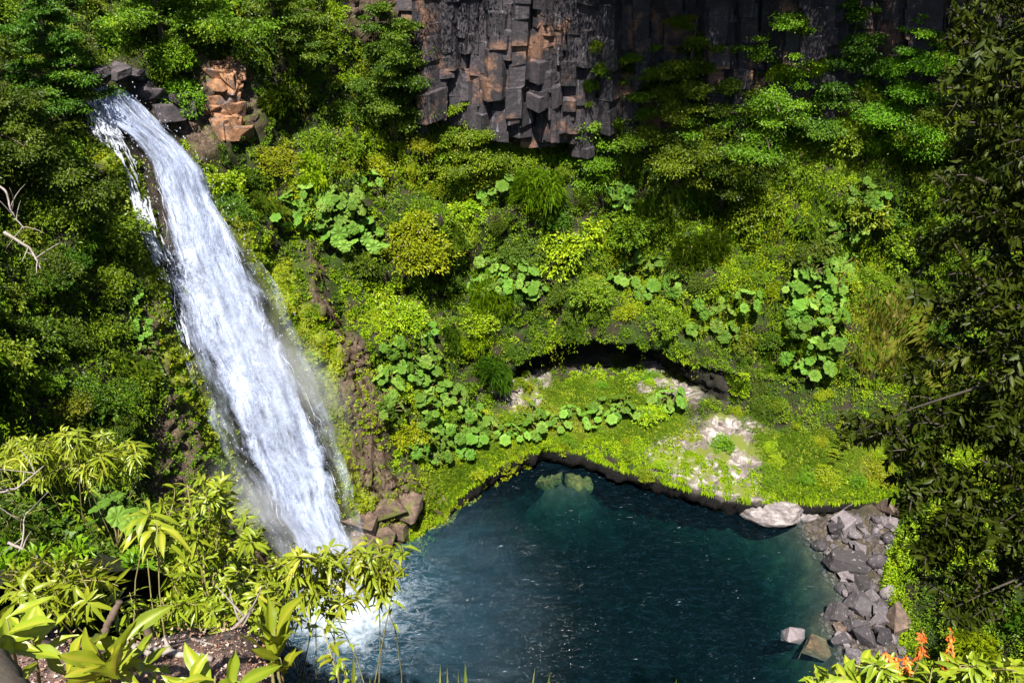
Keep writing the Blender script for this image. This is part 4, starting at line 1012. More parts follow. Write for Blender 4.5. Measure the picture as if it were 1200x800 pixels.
patches = [
 ('in the upper patch over the bare brown streak', [(345, 242), (362, 235), (380, 246), (398, 240), (355, 258), (392, 262), (412, 250), (408, 268), (425, 282), (418, 238), (432, 215), (372, 262), (340, 262), (402, 282)], 30),
 ('in the column right of the bare brown streak', [(462, 405), (470, 425), (488, 410), (480, 440), (495, 435), (462, 445), (500, 455), (448, 462), (455, 478), (490, 470), (468, 442), (497, 395), (505, 425)], 26),
 ('low on the slope left of the grassy ledge', [(500, 480), (515, 465), (530, 470), (520, 500), (545, 480), (495, 510), (530, 515), (548, 505), (562, 520), (480, 530), (500, 535), (520, 535), (575, 500), (590, 515), (512, 515), (540, 530)], 22),
 ('on the slope left of the shaded hollow', [(570, 312), (585, 322), (600, 310), (575, 338), (595, 335), (612, 325), (560, 330), (618, 342)], 24),
 ('in the deep shade of the hollow', [(735, 318), (770, 310), (790, 330), (760, 345), (740, 290), (722, 335)], 26),
 ('in the tall patch on the steep bank', [(940, 330), (950, 318), (965, 322), (975, 335), (935, 345), (955, 345), (970, 355), (945, 365), (965, 375), (975, 390), (940, 385), (985, 310), (955, 405), (975, 410), (940, 420), (960, 430)], 26),
 ('below the layered beech tree', [(835, 355), (842, 365), (870, 350), (815, 390), (850, 395)], 24),
 ('above the patch of tall dry grass', [(970, 270), (985, 265), (1000, 272), (1010, 222), (1025, 235)], 26),
 ('in the middle of the slope under the cliff', [(575, 225), (590, 222), (685, 195), (690, 208), (720, 230), (730, 228)], 22),
 ('on the mossy left wall beside the falling water', [(165, 380), (170, 395), (172, 415), (160, 350), (178, 430)], 18),
 ('on the grassy ledge before the alcove', [(620, 495), (640, 500), (665, 490), (700, 480), (720, 495), (770, 475), (785, 470), (605, 512), (630, 508), (655, 505), (690, 500), (735, 480), (750, 492)], 22),
]
for ph, lst, wpx in patches:
    for x, y in lst:
        nalca(x + rp.normal(0, 2), y + rp.normal(0, 2), wpx * rp.uniform(1.05, 1.5), 'broad-leaved giant rhubarb plant ' + ph, 'giant rhubarb plants ' + ph)

# --- trees on the cliff: tapered trunk with level limbs and layered leaf pads
def pad_tree(seed, H, spread, mat, levels, leaf=(.07, .14), per=760, first=.15, label='', loc=None, padw=.5):
    r = np.random.default_rng(seed); tr = []; cr_ = []
    top = np.array([r.normal(0, .04) * H, r.normal(0, .04) * H, H]); mid = np.array([r.normal(0, .03) * H, r.normal(0, .03) * H, H * .5])
    tk = bez([0, 0, -.6], mid, top, 10); tr.append(tube(tk, np.linspace(H * .028, H * .004, 10), 7))
    for i in range(levels):
        t = first + (1 - first) * (i + r.random() * .6) / levels; b0 = np.array([np.interp(t * 9, np.arange(10), tk[:, k]) for k in range(3)])
        az = i * 2.4 + r.normal(0, .4); ln = spread * (1.1 - .75 * t) * r.uniform(.7, 1.15)
        e = b0 + np.array([math.cos(az) * ln, math.sin(az) * ln, ln * r.uniform(-.05, .25)])
        tr.append(tube(bez(b0, (b0 + e) / 2 + [0, 0, ln * .12], e, 6), np.linspace(H * .009, H * .002, 6), 5))
        npad = r.integers(6, 11)
        for j in range(npad):
            c = b0 + (e - b0) * r.uniform(.3, 1.1) + r.normal(0, .17, 3) * ln * np.array([1, 1, .8]); pr = ln * padw * r.uniform(.28, .68)
            n = int(per * (pr / (spread * .4)) ** 1.2) + 40
            q = r.normal(0, .45, (n, 3)) * np.array([1, 1, r.uniform(.22, .5)]) * pr + c
            d = nrm(np.stack([q[:, 0] - c[0], q[:, 1] - c[1], r.normal(-.05, .25, n) * pr], 1) + r.normal(0, .35, (n, 3)) * pr)
            l = r.uniform(*leaf, n); cr_.append(leaves_far(q, d, nrm(np.array([0, 0, 1.0]) + r.normal(0, .8, (n, 3))), l, l * .55, np.clip(r.uniform(.0, .6) + r.random(n) * .4, 0, 1)))
    a, bq, ct = merge(tr); root = thing('beech_tree', label, 'tree', tuple(loc))
    link('trunk', mesh_np('beech_trunk', a, bq, M['bark'], smooth=True), root)
    a, bq, ct = merge(cr_); link('crown', mesh_np('beech_crown', a, bq, M[mat], tint=ct), root)
    return root
for i in range(44):                                       # tall growth that hides the foot of the columns
    x = rp.uniform(515, 1130); y = np.interp(x, [515, 560, 640, 700, 760, 860, 950, 1130], [150, 178, 192, 190, 185, 165, 150, 150]) + rp.uniform(-8, 24)
    h, n = cast(x, y)
    if h is None: continue
    rad = rp.uniform(.5, 1.15); kd, mt = ('leafy', 'feathery', 'rounded', 'droopy')[rp.integers(0, 4)], ('mid', 'mid', 'yellow', 'dark')[rp.integers(0, 4)]
    o = link(kd + '_bush', MB[kd, mt][i % 2], None, f'upright {KW[kd]} {CW[mt]} bush right against the foot of the columnar cliff', 'bush', f'upright {KW[kd]} {CW[mt]} bushes against the cliff foot', loc=tuple(h)); o.scale = (rad, rad, rad * rp.uniform(1.0, 1.9)); o.rotation_euler = (0, 0, rp.uniform(0, 6.28))
for i in range(80):
    x, y = rp.uniform(560, 1050), rp.uniform(440, 580)
    h, n = cast(x, y)
    if h is None or not (1.0 < h[2] < 3.6) or 815 < x < 870: continue
    rad = rp.uniform(.3, .75); kd, mt = ('leafy', 'feathery', 'rounded')[i % 3], ('yellow', 'mid')[i % 2]
    o = link(kd + '_bush', MB[kd, mt][i % 2], None, f'low {KW[kd]} {CW[mt]} tuft on the grassy ledge around the pool', 'bush', f'low {KW[kd]} {CW[mt]} tufts on the grassy ledge', loc=tuple(h)); o.scale = (rad, rad, rad * .8); o.rotation_euler = (0, 0, rp.uniform(0, 6.28))
for i in range(26):                                       # shrubs that cling to ledges of the columns
    x, y = rp.uniform(690, 1110), rp.uniform(30, 150)
    c_ = CLIFFBV.ray_cast(Vector(EYE), Vector(ray(x, y)).normalized())
    if c_[0] is None: continue
    rad = rp.uniform(.3, .9); kd = ('droopy', 'leafy', 'feathery')[i % 3]; mt = ('dark', 'mid')[i % 2]
    o = link(kd + '_bush', MB[kd, mt][i % 2], None, f'{KW[kd]} {CW[mt]} bush clinging to a ledge of the dark cliff', 'bush', f'{KW[kd]} {CW[mt]} bushes clinging to the dark cliff', loc=tuple(c_[0])); o.scale = (rad, rad, rad * 1.2); o.rotation_euler = (.5, 0, rp.uniform(-1, 1))
def foot(px, py): return cast(px, py)[0]
pad_tree(501, 12.5, 3.6, 'mid', 26, label='tall beech with level sunlit leaf pads standing before the dark cliff', loc=foot(884, 205))
pad_tree(502, 8.5, 2.3, 'mid', 18, label='slender bright green tree against the dark cliff, left of the tall layered beech', loc=foot(792, 215), padw=.75)
pad_tree(503, 6.6, 1.9, 'mid', 14, label='small green tree under the black overhang at the middle of the cliff', loc=foot(738, 195), padw=.75)
pad_tree(504, 4.4, 2.2, 'mid', 14, label='flat-crowned light green tree at the left end of the dark cliff', loc=foot(545, 215), padw=.7)
pad_tree(505, 6.0, 2.2, 'dark', 16, label='dark narrow tree at the foot of the reddish rock face', loc=foot(462, 150), padw=.7)
pad_tree(506, 5.5, 2.4, 'dark', 16, label='big dark tree in the shade of the upper left wall', loc=foot(20, 225))
pad_tree(507, 4.6, 2.0, 'dark', 15, label='dark tree overhanging the left side of the waterfall brink', loc=foot(72, 135))
pad_tree(508, 6.0, 2.6, 'mid', 18, label='green tree with layered boughs behind the waterfall brink', loc=foot(190, 45))
pad_tree(509, 6.0, 2.4, 'dark', 16, label='dark-crowned tree on the slope between brink and outcrop', loc=foot(330, 75))
pad_tree(510, 8.0, 2.6, 'dark', 20, label='dark tree in the shadow beside the tall layered beech', loc=foot(845, 240))
pad_tree(511, 5.5, 2.3, 'mid', 16, label='bushy tree at the cliff foot between the columns and the foreground tree', loc=foot(1120, 175), padw=.75)
pad_tree(512, 5.2, 1.8, 'mid', 16, label='small tree before the lowest hanging blocks of the cliff', loc=foot(690, 205), padw=.75)
pad_tree(513, 7.6, 2.3, 'dark', 18, label='dark tree standing before the columns right of the tall layered beech', loc=foot(968, 180), padw=.7)
pad_tree(514, 6.4, 2.2, 'mid', 18, label='green tree before the shaded columns near the foreground tree', loc=foot(1050, 170), padw=.75)
pad_tree(515, 8.0, 2.4, 'dark', 20, label='dark tree between the slender bright tree and the shaded dark tree', loc=foot(820, 215), padw=.65)
# trees on the rim, their lower boughs hang before the top of the cliff
for i, (u_, off, H_) in enumerate(((11.4, -2, 8), (12.2, -2, 8), (12.6, -2, 8), (13.4, -2, 9), (14.0, -2, 9), (14.8, -2, 9), (8.75, -2, 8), (9.05, -2, 9), (10.9, -2, 9), (11.6, -2, 9), (12.4, -2, 9), (13.2, -2, 9), (11.2, -2.4, 8), (12.0, -2.6, 9), (12.8, -2.2, 8), (13.6, -2.2, 9), (14.5, -1.5, 8))):
    q = at_u(u_, list(vidx).index(12.0)); o = np.array([q[0] - CEN[0], q[1] - CEN[1], 0]); o /= np.linalg.norm(o)
    pad_tree(520 + i, H_, 4.4, 'dark', 20, label='dark rim tree overhanging the top of the columnar cliff', loc=q + o * 0.8, first=.02)['group'] = 'rim trees above the columnar cliff'
# ------------------------------------------------------------------ rocks
m, nt, out = newmat('shore_stone'); b = NB(nt); M['stone'] = m
tc = b.n('ShaderNodeTexCoord').outputs['Object']; pb = b.n('ShaderNodeBsdfPrincipled'); f, f2 = stonebump(b, tc, pb, 0.8, 0.06, 2.2)
oi = b.n('ShaderNodeObjectInfo').outputs['Random']
col = b.ramp(b.math('MULTIPLY_ADD', oi, 0.5, b.math('MULTIPLY', b.noise(tc, 2.5, 6, 0.7), 0.52)), [(0.3, (0.025, 0.021, 0.024)), (0.5, (0.065, 0.055, 0.062)), (0.75, (0.16, 0.135, 0.145))])
col = b.mix(b.math('MULTIPLY', b.mrange(b.noise(tc, 6.0, 4, 0.6), 0.6, 0.7), 0.5), col, (0.36, 0.34, 0.34))
b.l(col, pb.inputs['Base Color']); pb.inputs['Roughness'].default_value = 0.8; b.l(pb.outputs[0], out.inputs[0])
def stone_mat(name, c0, c1, c2, sc=3.0, cov=None):
    m, nt, out = newmat(name); b = NB(nt)
    tc = b.n('ShaderNodeTexCoord').outputs['Object']; pb = b.n('ShaderNodeBsdfPrincipled'); stonebump(b, tc, pb, 0.9, 0.08, sc)
    col = b.ramp(b.noise(tc, sc, 7, 0.72), [(0.32, c0), (0.5, c1), (0.68, c2)])
    if cov: col = b.mix(b.mrange(b.noise(tc, sc * 0.6, 4, 0.6), 0.5, 0.6), col, cov)
    b.l(col, pb.inputs['Base Color']); pb.inputs['Roughness'].default_value = 0.85; b.l(pb.outputs[0], out.inputs[0]); return m
M['tan'] = stone_mat('tan_stone', (0.04, 0.028, 0.022), (0.11, 0.075, 0.056), (0.21, 0.15, 0.115))
M['lichen'] = stone_mat('lichened_stone', (0.05, 0.045, 0.045), (0.14, 0.12, 0.12), (0.32, 0.295, 0.295), 6.0)
M['orange'] = stone_mat('orange_rock', (0.04, 0.024, 0.016), (0.22, 0.105, 0.05), (0.40, 0.22, 0.12), 2.4, (0.10, 0.075, 0.07))
M['wetrock'] = stone_mat('dark_wet_rock', (0.010, 0.008, 0.010), (0.035, 0.028, 0.032), (0.09, 0.07, 0.075), 2.0)
M['algae'] = stone_mat('algae_rock', (0.03, 0.020, 0.005), (0.12, 0.078, 0.014), (0.26, 0.17, 0.035), 3.0)
M['algae2'] = stone_mat('sunken_slab', (0.02, 0.014, 0.008), (0.07, 0.048, 0.025), (0.14, 0.10, 0.05), 2.5)
M['brownrock'] = stone_mat('brown_mossy_rock', (0.02, 0.014, 0.010), (0.085, 0.055, 0.038), (0.20, 0.135, 0.095), 2.6, (0.075, 0.085, 0.012))
def rock_mesh(name, seed, dims, mat, round_=False):
    r = np.random.default_rng(seed); bm = bmesh.new()
    if round_:
        bmesh.ops.create_icosphere(bm, subdivisions=4, radius=0.5)
        for v in bm.verts:
            p = np.array(v.co)[None]; k = 1 + 0.16 * fbm(p * 2.4 + seed, 4, seed)[0]; v.co = Vector(np.array(v.co) * k)
    else:
        n = 11
        pts = np.sign(r.normal(size=(n, 3))) * (0.5 - np.abs(r.normal(0, .10, (n, 3)))); pts = np.concatenate([pts, r.uniform(-.5, .5, (4, 3))])
        sh = r.normal(0, .18, 2); pts[:, 0] += pts[:, 2] * sh[0]; pts[:, 1] += pts[:, 2] * sh[1]
        for p in pts: bm.verts.new(p)
        bmesh.ops.convex_hull(bm, input=bm.verts); bmesh.ops.delete(bm, geom=[v for v in bm.verts if not v.link_faces], context='VERTS')
        bmesh.ops.dissolve_limit(bm, angle_limit=0.2, verts=bm.verts, edges=bm.edges)
        bmesh.ops.bevel(bm, geom=list(bm.edges), offset=0.035, segments=2, affect='EDGES', profile=0.6)
        bmesh.ops.triangulate(bm, faces=bm.faces); bmesh.ops.subdivide_edges(bm, edges=bm.edges, cuts=2, use_grid_fill=True)
        co = np.array([v.co for v in bm.verts]); dq = fbm(co * 3 + seed, 4, seed) * .022
        bm.normal_update()
        for v, d_ in zip(bm.verts, dq): v.co += v.normal * d_
    for v in bm.verts: v.co = Vector((v.co.x * dims[0], v.co.y * dims[1], v.co.z * dims[2]))
    me = bpy.data.meshes.new(name); bm.to_mesh(me); bm.free(); me.materials.append(M[mat]); return me
RB = [rock_mesh('shore_rock', 600 + i, (1, 1, 1), 'stone') for i in range(9)]
RB2 = [rock_mesh('round_rock', 620 + i, (1, 1, .8), 'stone', True) for i in range(3)]
rk = np.random.default_rng(91)
def bed_at(px, py):
    d = Vector(ray(px, py)).normalized(); h = BEDBV.ray_cast(Vector(EYE), d); return np.array(h[0]) if h[0] else ground0(px, py)
def rock(px, py, wpx, hpx, label, mat=None, round_=False, deep=.75, group=None, name='shore_rock', tilt=.3, zoff=None):
    g = bed_at(px, py); g0 = ground0(px, py, 0.15)
    if g[2] < -.3: g = g0 if zoff is None else ground0(px, py, zoff)
    s = proj(g)[2] / F; wx = wpx * s; hz = hpx * s * 1.15
    if mat is None: me = (RB2 if round_ else RB)[rk.integers(0, 3 if round_ else 9)]
    else: me = rock_mesh(name, int(rk.integers(1000, 9999)), (1, 1, 1), mat, round_)
    o = link(name, me, None, label, 'rock', group)
    dz = hz * .8; o.location = (g[0], g[1], max(g[2], -.25) + dz * .22)
    o.rotation_euler = (rk.normal(0, tilt), rk.normal(0, tilt), rk.uniform(-.5, .5)); o.scale = (wx * 1.05, hz * deep * 1.25, dz); return o
rock(905, 603, 68, 30, 'big flat dark rock mottled with pale lichen at the corner of the pool', 'lichen', True, 1.0, tilt=.05)
rock(946, 607, 26, 13, 'small pale flat rock next to the big lichen-mottled one', 'lichen', True, .9, tilt=.1)
rock(959, 641, 16, 16, 'rounded violet-grey boulder at the water edge', None, True)
rock(989, 666, 39, 27, 'largest grey boulder of the shore pile, broad and flat-topped', tilt=.12)
rock(1003, 681, 26, 10, 'thin tilted slab leaning below the largest boulder', tilt=.4)
rock(1012, 657, 16, 13, 'tan blocky rock above the largest boulder', 'tan')
rock(1007, 647, 15, 13, 'squarish grey block just above the tan rock')
rock(1001, 694, 20, 15, 'grey block between the tilted slab and the tall leaning block')
rock(1010, 714, 27, 28, 'tall leaning grey block midway down the shore pile', tilt=.35)
rock(1024, 700, 23, 19, 'angular grey block beside the tall leaning one')
rock(1047, 699, 15, 14, 'brown block at the inner side of the shore pile', 'tan')
rock(978, 721, 18, 22, 'upright grey block at the water edge of the lower pile')
rock(984, 739, 16, 14, 'rusty orange-brown rock wedged by the upright edge block', 'tan')
rock(983, 754, 20, 15, 'low pale block nearest the water in the lower pile')
rock(1002, 738, 22, 17, 'flat grey block in the middle of the lower pile')
rock(1014, 751, 20, 26, 'tall square block with a lit top face in the lower pile')
rock(1035, 750, 20, 22, 'lower grey block nearest the orange-flowered shrub')
rock(1048, 733, 26, 34, 'large brown-grey boulder at the back of the lower pile', 'tan')
rock(932, 747, 28, 20, 'lone grey rock standing out of the water off the pile', None, zoff=-.1, tilt=.35)
rock(958, 760, 30, 12, 'dark brown low rock between the lone rock and the pile', 'algae2', deep=1.3, zoff=-.3, tilt=.15)
rock(1041, 602, 13, 27, 'upright brown slab leaning on the bank above the rubble', 'tan', tilt=.2)
for i in range(190):
    for _ in range(20):
        x, y = rk.uniform(938, 1075), rk.uniform(605, 780)
        xl = np.interp(y, [605, 625, 650, 690, 720, 775], [950, 962, 968, 985, 972, 985])
        if x > xl and bed_at(x, y)[2] > -.45: break
    s_ = rk.choice([5, 7, 9, 12, 16, 22], p=[.24, .22, .2, .16, .11, .07])
    top_ = y < 655
    rock(x, y, s_, s_ * rk.uniform(.7, 1.0), 'small grey rock of the rubble at the ' + ('upper end of the shore pile' if top_ else 'lower shore pile'), None, rk.random() < .4,
         group='small rocks at the ' + ('upper' if top_ else 'lower') + ' shore pile', tilt=.5)
def sunk(px, py, wpx, hpx, z, label):
    """a broken crest of weedy rock whose top stays just under the surface"""
    g = ground0(px, py, z); s = proj(g)[2] / F; r = np.random.default_rng(int(px)); bm = bmesh.new()
    for k in range(18):
        t = r.uniform(-.5, .5); me = rock_mesh('tmp', 800 + k, (wpx * s * r.uniform(.12, .34), hpx * s * r.uniform(.5, 1.2), .7), 'algae', k % 2 == 0)
        me.transform(Matrix.Translation((t * wpx * s, r.normal(0, .3) * hpx * s, -.42 - abs(t) * .5 - r.random() * .18)) @ Matrix.Rotation(r.normal(0, .2), 4, 'X') @ Matrix.Rotation(r.uniform(0, 6), 4, 'Z')); bm.from_mesh(me); bpy.data.meshes.remove(me)
    me = bpy.data.meshes.new('submerged_rock'); bm.to_mesh(me); bm.free(); me.materials.append(M['algae'])
    return link('submerged_rock', me, None, label, 'rock', loc=(g[0], g[1], z))
sunk(663, 557, 58, 14, -.28, 'yellow-brown submerged rock just under the surface below the overhang')
# gravel and broken stone between the rocks
r = np.random.default_rng(97); pp = []
while len(pp) < 2600:
    x, y = r.uniform(935, 1100), r.uniform(600, 785); q = bed_at(x, y)
    if q[2] > -.3: pp.append(q)
pp = np.array(pp); n = len(pp); sz = r.uniform(.04, .16, n)[:, None, None]
oc = np.array([[1, 0, 0], [-1, 0, 0], [0, 1, 0], [0, -1, 0], [0, 0, 1], [0, 0, -1.0]])[None] * r.uniform(.6, 1.3, (n, 6, 1)) + r.normal(0, .2, (n, 6, 3))
Vv = (pp[:, None] + oc * sz * np.array([1, 1, .7])).reshape(-1, 3); ii = np.arange(n)[:, None] * 6
T = np.concatenate([ii + np.array([a]) for a in ([0, 2, 4], [2, 1, 4], [1, 3, 4], [3, 0, 4], [2, 0, 5], [1, 2, 5], [3, 1, 5], [0, 3, 5])])
o = link('shore_gravel', mesh_np('shore_gravel', Vv, [T], stone_mat('dark_gravel', (0.02, 0.016, 0.014), (0.06, 0.048, 0.042), (0.14, 0.115, 0.10), 2.0)), None, 'small broken stones covering the shore between the rocks', 'gravel', kind='stuff')
def outcrop(px, py, blocks, mat, label, name='rock_outcrop', seed=0):
    """one knuckle of bedrock: angular blocks grown into each other"""
    h, n = cast(px, py); s = proj(h)[2] / F; r = np.random.default_rng(seed); bm = bmesh.new()
    for k, (dx_, dy_, w_, hh) in enumerate(blocks):
        me = rock_mesh('tmp', 700 + seed + k, (w_ * s, w_ * s * .8, hh * s * 1.05), mat); q = cast(px + dx_, py + dy_)[0] - h
        mt = Matrix.Translation(Vector(q)) @ Matrix.Rotation(r.normal(0, .12), 4, 'X') @ Matrix.Rotation(r.normal(0, .3), 4, 'Z')
        me.transform(mt); bm.from_mesh(me); bpy.data.meshes.remove(me)
    me = bpy.data.meshes.new(name); bm.to_mesh(me); bm.free(); me.materials.append(M[mat])
    return link(name, me, None, label, 'rock', loc=tuple(h))
ro = np.random.default_rng(5)
outcrop(266, 116, [(ro.uniform(-17, 15) + q * .12, q, ro.uniform(16, 27), ro.uniform(12, 24)) for q in np.linspace(-40, 40, 26)], 'orange', 'orange-brown rock outcrop among the bushes right of the waterfall brink', seed=10)
outcrop(452, 602, [(-22, 8, 40, 24), (4, -4, 44, 26), (24, -10, 34, 20), (-6, 20, 40, 24), (16, 14, 30, 20), (-30, 24, 26, 18)], 'brownrock', 'brown mossy rock foot at the pool edge right of the falling water', seed=70)
outcrop(172, 108, [(-8, -2, 34, 14), (10, 2, 30, 16), (30, 10, 34, 20), (44, 14, 26, 26), (24, 22, 30, 20)], 'wetrock', 'dark wet rocks on the right side of the waterfall brink', seed=30)
outcrop(125, 84, [(-14, 0, 30, 10), (10, 0, 34, 12), (32, 4, 28, 12)], 'wetrock', 'dark flat ledge of rock behind the waterfall brink', seed=50)

# ------------------------------------------------------------------ the near ground at the photographer's feet
def lipY(x): return np.interp(x, [-7, -3, -1.5, -.85, -.3, .8, 2, 6], [3.0, 2.55, 2.45, 1.8, 1.5, 1.45, 1.8, 2.0])
xs = np.linspace(-8, 7, 150); vs_ = np.concatenate([np.linspace(0, 1, 60), 1 + np.linspace(.02, 1, 40)])
XX, VV_ = np.meshgrid(xs, vs_, indexing='ij'); LY = lipY(XX)
YY = np.where(VV_ <= 1, -6 + (LY + 6) * VV_, LY + .12 + (VV_ - 1) * 1.0); gz = lambda y: 27.8 - .55 * y
ZZ = np.where(VV_ <= 1, gz(YY), gz(LY) - 9 * (VV_ - 1) ** .8); NP_ = np.stack([XX, YY, ZZ], -1)
ZZ = ZZ + fbm(NP_ * 1.4, 4, 120) * .08 + fbm(NP_ * 6, 3, 121) * .035; YY = YY + np.where(VV_ > 1, fbm(NP_ * 1.5, 3, 125) * .25, 0)
NP_ = np.stack([XX, YY, ZZ], -1); k = np.arange(XX.size).reshape(XX.shape)
NQ = np.stack([k[:-1, :-1], k[1:, :-1], k[1:, 1:], k[:-1, 1:]], -1).reshape(-1, 4)
m, nt, out = newmat('trodden_soil'); b = NB(nt); tc = b.n('ShaderNodeTexCoord').outputs['Object']; pb = b.n('ShaderNodeBsdfPrincipled'); stonebump(b, tc, pb, 1.0, 0.03, 9)
col = b.ramp(b.noise(tc, 12, 7, 0.72), [(0.3, (0.03, 0.017, 0.013)), (0.5, (0.10, 0.058, 0.043)), (0.72, (0.26, 0.18, 0.15))])
b.l(col, pb.inputs['Base Color']); pb.inputs['Roughness'].default_value = .95; b.l(pb.outputs[0], out.inputs[0]); M['soil'] = m
link('foreground_ground', mesh_np('foreground_ground', NP_.reshape(-1, 3), [NQ], m, smooth=True), kind='structure')
NBV = BVHTree.FromPolygons(NP_.reshape(-1, 3).tolist(), NQ.tolist())
def near_cast(px, py):
    d = Vector(ray(px, py)).normalized(); h = NBV.ray_cast(Vector(EYE), d); return np.array(h[0]) if h[0] else None
def drop(p):
    """the ground or slope straight below a point"""
    best = None
    for bv in (NBV, BV):
        h = bv.ray_cast(Vector(p), Vector((0, 0, -1)))
        if h[0] is not None and (best is None or h[0].z > best[2]): best = np.array(h[0])
    return best if best is not None else np.asarray(p) - [0, 0, 1]

rn = np.random.default_rng(131)
def whorl(tip, ax, n, L, W, spread=1.0, droop=.4, back=.25, up=.3, big=False):
    ax = nrm(ax); a = nrm(np.cross(ax, rdir(1, rn)[0])); bq = np.cross(ax, a)
    th = np.arange(n) * 2.399 + rn.random() * 6; t = rn.random(n)
    d = ax * up + (np.cos(th)[:, None] * a + np.sin(th)[:, None] * bq) * spread + rn.normal(0, .15, (n, 3))
    pos = tip - ax * (t * back)[:, None]
    l = rn.uniform(L * .65, L * 1.1, n); ti = np.clip(.3 + .35 * rn.random() + rn.random(n) * .35 - .1, 0, 1)
    return (leaves_big if big else leaves_near)(pos, d, np.tile(ax, (n, 1)) + rn.normal(0, .25, (n, 3)), l, l * W, ti, droop=droop)
def shrub(name, label, cat, base_, tips, L, W, nleaf, mat='near', stem='stem', srad=.012, droop=.4, spread=1.0, back=.22, up=.3, group=None, arch=.15, big=False):
    base_ = np.asarray(base_, float); tips = np.asarray(tips, float); lv = []
    st, ends = twig_net(base_, tips, max(3, len(tips) // 9), rn, srad, srad * .22, arch)
    for i, tp in enumerate(tips):
        ax, prev = ends[i]
        lv.append(whorl(tp, ax, nleaf, L, W, spread, droop, back, up, big))
        if nleaf > 6 and not big: lv.append(whorl(prev * .5 + tp * .5, ax, nleaf // 3, L * .9, W, spread, droop, back, up))
    root = thing(name, label, cat, tuple(base_), group)
    V, f_, ti = merge(st); link('stems', mesh_np(name + '_stems', V - base_, f_, M[stem], smooth=True), root)
    V, f_, ti = merge(lv); link('leaves', mesh_np(name + '_leaves', V - base_, f_, M[mat], tint=ti, smooth=True), root)
    return root
def tips_in(cx, cy, hx, hy, dep, n, ddep=.5):
    q = []
    while len(q) < n:
        a, c = rn.uniform(-1, 1, 2)
        if a * a + c * c < 1: q.append(D(cx + a * hx, cy + c * hy, dep + rn.uniform(-ddep, ddep)))
    return q
def nb(px, py): return near_cast(px, py)
# big-leaved sprouts at the bottom left
shrub('leafy_sprout', 'big-leaved yellow-green sprout in the bottom left corner, its leaves spread like a star', 'plant', drop(D(110, 790, 3.2)), [D(108, 752, 3.0), D(70, 785, 3.0), D(150, 750, 3.1), D(120, 785, 2.9)], .20, .30, 9, droop=.15, up=.5, arch=.05, big=True)
shrub('leafy_sprout', 'broad-leaved sprout at the very left edge above the dark log', 'plant', drop(D(-20, 760, 3.0)), [D(8, 725, 2.9), D(-12, 745, 2.9), D(35, 742, 3.1)], .22, .26, 8, droop=.15, up=.45, arch=.05, big=True)
shrub('leafy_sprout', 'low sprout of curled leaves at the bottom edge under the fallen stick', 'plant', drop(D(255, 815, 3.2)), [D(252, 792, 3.0), D(285, 800, 3.0), D(225, 803, 3.0)], .22, .27, 7, droop=.25, up=.4, arch=.05, big=True)
shrub('leafy_sprout', 'tiny green sprout on the bare soil beside the fallen stick', 'plant', drop(D(185, 790, 3.6)), [D(185, 782, 3.5), D(178, 790, 3.5)], .06, .4, 6, droop=.2, arch=.05, srad=.005, big=True)
shrub('leafy_sprout', 'upright sprout with long strap leaves in front of the white water', 'plant', drop(D(322, 800, 3.6)), [D(322, 735, 3.5), D(328, 770, 3.5), D(318, 760, 3.6)], .27, .22, 6, droop=.05, spread=.55, up=1.0, back=.2, arch=.03, big=True)
shrub('leafy_sprout', 'thin sprout with one tuft of leaves, right of the strap-leaved one', 'plant', drop(D(384, 830, 3.9)), [D(378, 735, 3.8)], .12, .3, 9, droop=.3, up=.2, arch=.02, big=True)
shrub('leafy_sprout', 'small sprig on a slanting twig right of the thin sprout', 'plant', drop(D(396, 820, 3.7)), [D(398, 772, 3.6), D(404, 785, 3.6)], .06, .35, 8, srad=.006, arch=.05, big=True)
shrub('willowy_shrub', 'willow-leaved shrub left of the lone sapling', 'shrub', drop(D(85, 735, 5.2)), tips_in(72, 685, 72, 38, 5.2, 40, .6), .15, .20, 11)
sap = drop(D(177, 748, 5.0))
shrub('sapling', 'slender sapling with a drooping tuft of long leaves on a bare stem', 'sapling', sap, [D(175, 597, 5.0), D(168, 610, 5.05), D(184, 612, 4.95)], .22, .22, 13, droop=.75, up=.25, arch=.0, srad=.014, back=.12, big=True)
shrub('willowy_shrub', 'tall bushy shrub of narrow leaves between the sapling and the foot of the waterfall', 'shrub', drop(D(245, 735, 7.0)), tips_in(238, 640, 62, 88, 7.3, 95, .8), .16, .22, 12, srad=.016)
shrub('willowy_shrub', 'narrow-leaved shrub under the sapling, close to the dead stump', 'shrub', drop(D(195, 745, 5.6)), tips_in(190, 715, 60, 28, 5.6, 26, .4), .13, .2, 10)
shrub('bamboo_shrub', 'yellowish bamboo-leaved shrub at the foot of the left wall', 'shrub', drop(D(85, 565, 11.3)), tips_in(85, 532, 92, 30, 11.3, 110, .9), .24, .15, 13, srad=.015, droop=.6)
shrub('bamboo_shrub', 'drooping narrow-leaved bush by the picture edge under the grey dead branches', 'shrub', drop(D(20, 640, 9)), tips_in(25, 615, 50, 34, 9, 40, .7), .17, .18, 11, mat='shade', droop=.6)
shrub('willowy_shrub', 'small narrow-leaved shrub at the edge of the drop right of the fallen stick', 'shrub', drop(D(265, 748, 4.6)), tips_in(270, 725, 36, 22, 4.7, 16, .3), .11, .24, 9)
# overhanging branch before the plunge pool
bb = drop(D(296, 752, 5.4)); tp = []
while len(tp) < 105:
    x = rn.uniform(292, 482); yc = np.interp(x, [292, 350, 400, 440, 482], [692, 680, 672, 662, 650]); hh = np.interp(x, [292, 340, 420, 482], [26, 42, 38, 18])
    tp.append(D(x, yc + rn.uniform(-hh, hh), 5.6 + rn.uniform(-.4, .4)))
shrub('willowy_shrub', 'shrub with a long leafy branch reaching out in front of the foot of the waterfall', 'shrub', bb, tp, .135, .24, 10, srad=.012, droop=.55, arch=.1)
